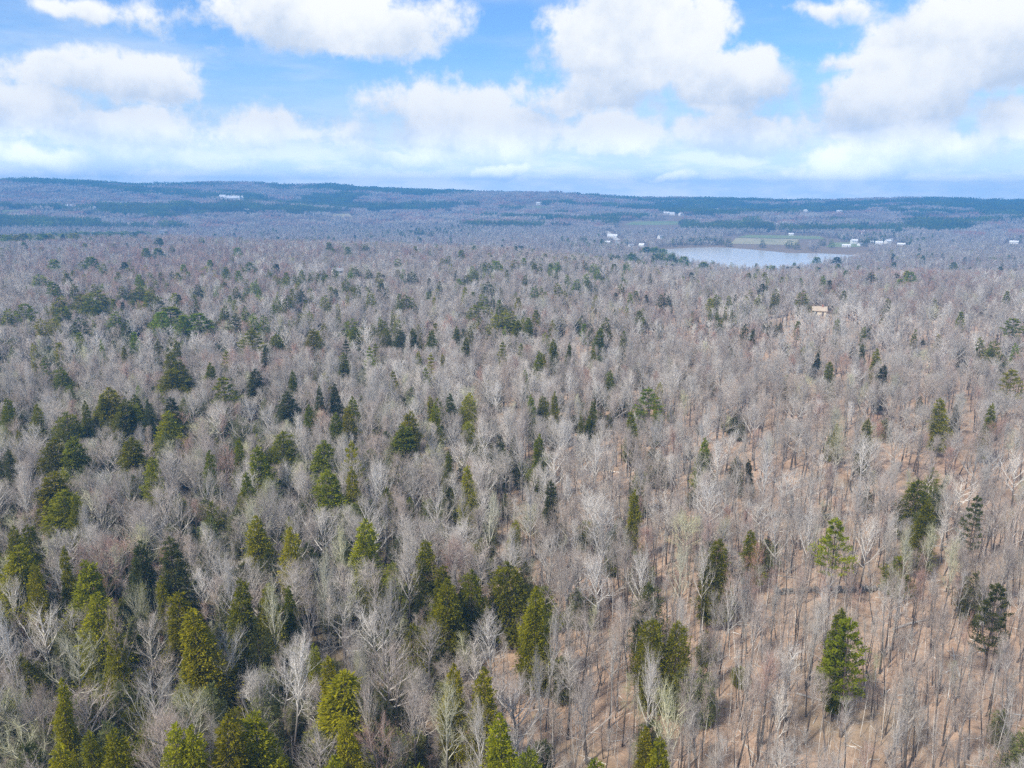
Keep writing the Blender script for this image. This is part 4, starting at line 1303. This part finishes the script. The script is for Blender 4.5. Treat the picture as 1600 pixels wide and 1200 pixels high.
def grove(X, Y):
    px, py = to_px(np.stack([X, Y, terrain(X, Y) + 14], 1))
    g = 0
    for cx, cy, sx, sy, a in ((190, 468, 90, 16, .6), (610, 500, 90, 16, .5), (770, 482, 45, 22, .6), (300, 488, 70, 10, .5), (400, 440, 160, 22, .16), (560, 435, 110, 20, .4), (480, 425, 50, 6, .6),
                              (740, 420, 40, 12, .5), (930, 420, 70, 22, .3), (1060, 395, 50, 8, .5), (120, 366, 110, 4, .6), (680, 450, 130, 25, .15), (90, 440, 90, 20, .15)):
        g = g + 1.0 * a * np.exp(-(((px - cx) / sx) ** 2 + ((py - cy) / sy) ** 2))
    return g


k = (rg.random(len(X)) < np.clip((d_ - .50) * 1.6, .015, .5) * sstep(250, 500, np.hypot(X, Y)) + grove(X, Y) + .09 * smalls(X, Y)) & (lake_sd(X, Y) > 8) & ~in_fields(X, Y, 5) & (caps(X, Y) > 9)
for x, y in zip(X[k], Y[k]):
    sh = random.choice([0, 0, 1, 2, 3, 4, 4]); r_ = math.hypot(x, y); s = random.uniform(.5, .9) if r_ > 450 else random.uniform(.5, .72)
    exs.append(x); eys.append(y); ids.append(ever_ids[(2 if r_ > 600 else (1 if r_ > 300 else 0), sh, 0, random.choice([0, 0, 1, 2, 2, 3]))]); sc.append((s, s, s * random.uniform(.95, 1.1) if r_ > 450 else random.uniform(.72, .92)))
exs, eys = np.array(exs), np.array(eys)
scatter('distant_evergreens', np.stack([exs, eys, terrain(exs, eys)], 1), np.stack([exs * 0, exs * 0, rg.random(len(exs)) * 6.28], 1), np.array(sc), np.array(ids),
        'scattered small dark evergreens standing far out in the woodland', 'evergreens')

# the far woods: patches of forest out to the ridge
X, Y = ring_points(1970, RIDGE_D + 400, 36, 66, 38)
far_ok = (lake_sd(X, Y) > 26) & ~in_fields(X, Y, 14) & (caps(X, Y) > 7)
X, Y = X[far_ok], Y[far_ok]
r_ = np.hypot(X, Y); Z = terrain(X, Y)
px, py = to_px(np.stack([X, Y, Z + 10], 1))
d_ = fbm(X / 300 + 11, Y / 150 + 23, 4)
band = .10 * np.exp(-((py - 335) / 14) ** 2) * sstep(200, 1000, px) + .10 * np.exp(-((py - 322) / 7) ** 2) + .12 * np.exp(-(((px - 1480) / 110) ** 2 + ((py - 357) / 12) ** 2)) + .12 * np.exp(-(((px - 1120) / 130) ** 2 + ((py - 352) / 10) ** 2)) + .1 * sstep(315, 305, py) * sstep(900, 1300, px)
isev = d_ + band * 1.2 > .60
idx = np.where(isev, np.array(patch_ever)[rg.integers(0, len(patch_ever), len(X))], np.array(patch_bare)[rg.integers(0, len(patch_bare), len(X))])
sz = rg.uniform(.85, 1.12, len(X))
scatter('far_woods', np.stack([X, Y, Z], 1), np.stack([X * 0, X * 0, rg.integers(0, 4, len(X)) * 1.5708 + rg.normal(0, .2, len(X))], 1), np.stack([sz, sz, sz * rg.uniform(.8, 1.15, len(X))], 1), idx,
        'far woodland of bare and evergreen trees rolling to the blue ridge', 'woodland')
print('far patches', len(X))

# ------------------------------------------------------------------ houses
def box(x0, x1, y0, y1, z0, z1):
    V = [(x, y, z) for z in (z0, z1) for y in (y0, y1) for x in (x0, x1)]
    F = [(0, 2, 3, 1), (4, 5, 7, 6), (0, 1, 5, 4), (2, 6, 7, 3), (0, 4, 6, 2), (1, 3, 7, 5)]
    return np.array(V, float), np.array(F)


def make_house(px, py, L, Wd, Hw, turn, wall, roof, label, cat='house', group='houses in the valley', name='house', canopy=0.0):
    x, y = hit(px, py, canopy)
    z = float(terrain(x, y))
    root = bpy.data.objects.new(name, None); COL.objects.link(root); root.location = (x, y, z); root.rotation_euler = (0, 0, math.atan2(-x, y) + turn)
    thing(root, label, cat, group)
    V, F = box(-L / 2, L / 2, -Wd / 2, Wd / 2, -1.5, Hw)
    g = [(-L / 2, 0, Hw + Wd * .36), (L / 2, 0, Hw + Wd * .36)]
    Vl = [tuple(v) for v in V] + g
    Fl = [tuple(f) for f in F if tuple(f) != (4, 5, 7, 6)] + [(4, 6, 8), (5, 9, 7)]
    me = bpy.data.meshes.new('wall'); me.from_pydata(Vl, [], Fl); me.materials.append(wall); link('wall', me, root)
    o = .5; e = Hw - .36 * o * 2 * .5; rz = Hw + Wd * .36
    Vr = []
    for dz in (.02, .24):
        Vr += [(-L / 2 - o, -Wd / 2 - o, e + dz - .14), (L / 2 + o, -Wd / 2 - o, e + dz - .14), (-L / 2 - o, 0, rz + dz), (L / 2 + o, 0, rz + dz), (-L / 2 - o, Wd / 2 + o, e + dz - .14), (L / 2 + o, Wd / 2 + o, e + dz - .14)]
    Fr = [(6, 7, 9, 8), (8, 9, 11, 10), (0, 2, 3, 1), (2, 4, 5, 3), (0, 1, 7, 6), (4, 10, 11, 5), (0, 6, 8, 2), (2, 8, 10, 4), (1, 3, 9, 7), (3, 5, 11, 9)]
    me = bpy.data.meshes.new('roof'); me.from_pydata(Vr, [], Fr); me.materials.append(roof); rf = link('roof', me, root)
    if cat == 'house':
        V, F = box(L * .18, L * .18 + .8, -.4, .4, rz - .8, rz + 1.2); link('chimney', mesh_np('chimney', V, F, [BRICK]), rf)
    wm = mesh_np('window', *box(-.5, .5, -.04, .04, -.7, .7), [GLASS])
    nwin = max(2, int(L / 3)); rows = [1.6] if Hw < 4.5 else [1.6, 4.3]
    for zr in rows:
        for sgn in (-1, 1):
            for k in range(nwin):
                xw = -L / 2 + (k + .5) * L / nwin
                if sgn == -1 and zr == rows[0] and k == nwin // 2: continue
                w_ = link('window', wm, root); w_.location = (xw, sgn * (Wd / 2 + .045), zr)
    dr = link('door', mesh_np('door', *box(-.5, .5, -.04, .04, -1.05, 1.05), [DOORM]), root); dr.location = (-L / 2 + (nwin // 2 + .5) * L / nwin, -Wd / 2 - .045, 1.05)
    return root


for h in hs: make_house(*h)
make_house(108, 325, 20, 13, 5.5, .2, WHITE, ROOFW, 'big white barn in the valley at far left', 'barn', 'farm barns in the valley', 'barn')
make_house(364, 312, 62, 20, 5, .02, WHITE, ROOFW, 'very long white warehouse below the blue ridge at left', 'warehouse', None, 'warehouse')
make_house(348, 312, 18, 20, 7.5, .02, WHITE, ROOFW, 'taller white hall joined to the left of the long warehouse', 'warehouse', None, 'warehouse')
# houses standing among the plateau trees: only their roofs show
make_house(1281, 473, 7, 5, 3.0, .1, CREAM, ROOFT, 'tan roofed house half hidden in trees beside the dark fir', 'house', 'houses in the woods', canopy=7)
make_house(554, 381, 11, 8, 5, .3, WHITE, ROOFW, 'white roofed house in the woods below the tan clearing', 'house', 'houses in the woods', canopy=9)
make_house(527, 415, 8, 6, 5, .3, WHITE, ROOFG, 'small white gable among the dark ragged evergreens', 'house', 'houses in the woods', canopy=9)
make_house(252, 358, 10, 8, 5, .2, WHITE, ROOFG, 'grey roofed house just beyond the long pine row', 'house', 'houses in the woods', canopy=9)

# ------------------------------------------------------------------ old stone walls and fallen trunks on the forest floor
STONE = plain_mat('field_stone', (.17, .165, .155), .9, (.09, .09, .085), 1.5, bump=.4)
LOGM = plain_mat('weathered_log', (.46, .44, .41), .85, (.30, .28, .26), 1.2)


def stone_mesh(seed):
    rg = np.random.default_rng(seed)
    t = (1 + 5 ** .5) / 2
    V = np.array([(-1, t, 0), (1, t, 0), (-1, -t, 0), (1, -t, 0), (0, -1, t), (0, 1, t), (0, -1, -t), (0, 1, -t), (t, 0, -1), (t, 0, 1), (-t, 0, -1), (-t, 0, 1)]) / 1.9
    V = V * rg.uniform(.8, 1.2, V.shape) * [.42, .30, .26]
    F = [(0, 11, 5), (0, 5, 1), (0, 1, 7), (0, 7, 10), (0, 10, 11), (1, 5, 9), (5, 11, 4), (11, 10, 2), (10, 7, 6), (7, 1, 8), (3, 9, 4), (3, 4, 2), (3, 2, 6), (3, 6, 8), (3, 8, 9), (4, 9, 5), (2, 4, 11), (6, 2, 10), (8, 6, 7), (9, 8, 1)]
    return mesh_np('stone', V, np.array(F), [STONE])


stones = [stone_mesh(s) for s in range(5)]


def stone_wall(p0, p1, label):
    a = hit(*p0); b = hit(*p1)
    root = bpy.data.objects.new('stone_wall', None); COL.objects.link(root)
    root.location = (a[0], a[1], float(terrain(*a))); thing(root, label, 'stone wall', 'tumbled stone walls')
    L = math.hypot(b[0] - a[0], b[1] - a[1]); n = min(140, int(L / .45))
    for k in range(n):
        if random.random() < .12: continue
        t = (k + random.random() * .5) / n
        x = a[0] + (b[0] - a[0]) * t; y = a[1] + (b[1] - a[1]) * t + random.gauss(0, .18) + math.sin(t * 7) * .5
        for lay in range(2 if random.random() < .75 else 1):
            s = link('stone', random.choice(stones), root)
            q = random.uniform(.9, 1.6)
            s.location = (x - root.location.x + random.gauss(0, .08), y - root.location.y, float(terrain(x, y)) - root.location.z + .16 + lay * .42)
            s.rotation_euler = (random.gauss(0, .3), random.gauss(0, .3), random.random() * 6.28); s.scale = (q, q, q)


stone_wall((1215, 930), (1408, 919), 'dark tumbled stone wall above the bright lower right pine')
stone_wall((1196, 808), (1300, 810), 'dark stone wall running left behind the flat topped bright pine')


def fallen(px, py, L, ang, r, label):
    x, y = hit(px, py)
    T = prisms(np.array([[0, 0, 0], [L * .5, .1, .12]]), np.array([[L * .5, .1, .12], [L, -.1, .1]]), np.array([r, r * .75]), np.array([r * .75, r * .3]), 7)
    br = [((L * random.uniform(.5, .95), 0, .1), (L * random.uniform(.6, 1.0), random.choice([-1, 1]) * random.uniform(.6, 1.5), random.uniform(.1, .7))) for _ in range(5)]
    B = prisms(np.array([b[0] for b in br]), np.array([b[1] for b in br]), np.full(5, r * .3), np.full(5, .01), 4)
    root = bpy.data.objects.new('fallen_tree', None); COL.objects.link(root)
    root.location = (x, y, float(terrain(x, y)) + r * .8); root.rotation_euler = (0, 0, R(ang)); thing(root, label, 'fallen tree', 'fallen trunks on the leaf litter')
    link('trunk', mesh_np('trunk', T[0], T[1], [LOGM]), root); link('branches', mesh_np('branches', B[0], B[1], [LOGM]), root)


fallen(1395, 985, 7, 25, .20, 'grey fallen trunk on open leaf litter right of the bright pine')
fallen(1245, 1085, 6, -35, .16, 'thin fallen trunk below and left of the bright lower right pine')
fallen(1500, 1060, 8, 70, .18, 'fallen trunk pointing away on the open floor near right edge')
fallen(640, 1085, 6, 10, .18, 'fallen trunk right of the tallest bottom evergreen clump')

# ------------------------------------------------------------------ haze
zmax = float(max(gz.max(), EYE)) + 19
hb = mesh_np('haze', *box(-4660, 4660, -4660, 4660, float(gz.min()) - 3, zmax), [])
hm, HN = new_mat('haze_air')
pv = HN.n('ShaderNodeVolumePrincipled')
pv.inputs['Color'].default_value = (.11, .41, .88, 1)
pv.inputs['Density'].default_value = 3.9e-4
pv.inputs['Anisotropy'].default_value = 0.0
ho = HN.n('ShaderNodeOutputMaterial'); HN.l(pv.outputs[0], ho.inputs['Volume'])
hb.materials.append(hm)
hz = link('haze', hb, kind='stuff')
thing(hz, 'blue haze filling the valley air towards the ridge', 'haze')
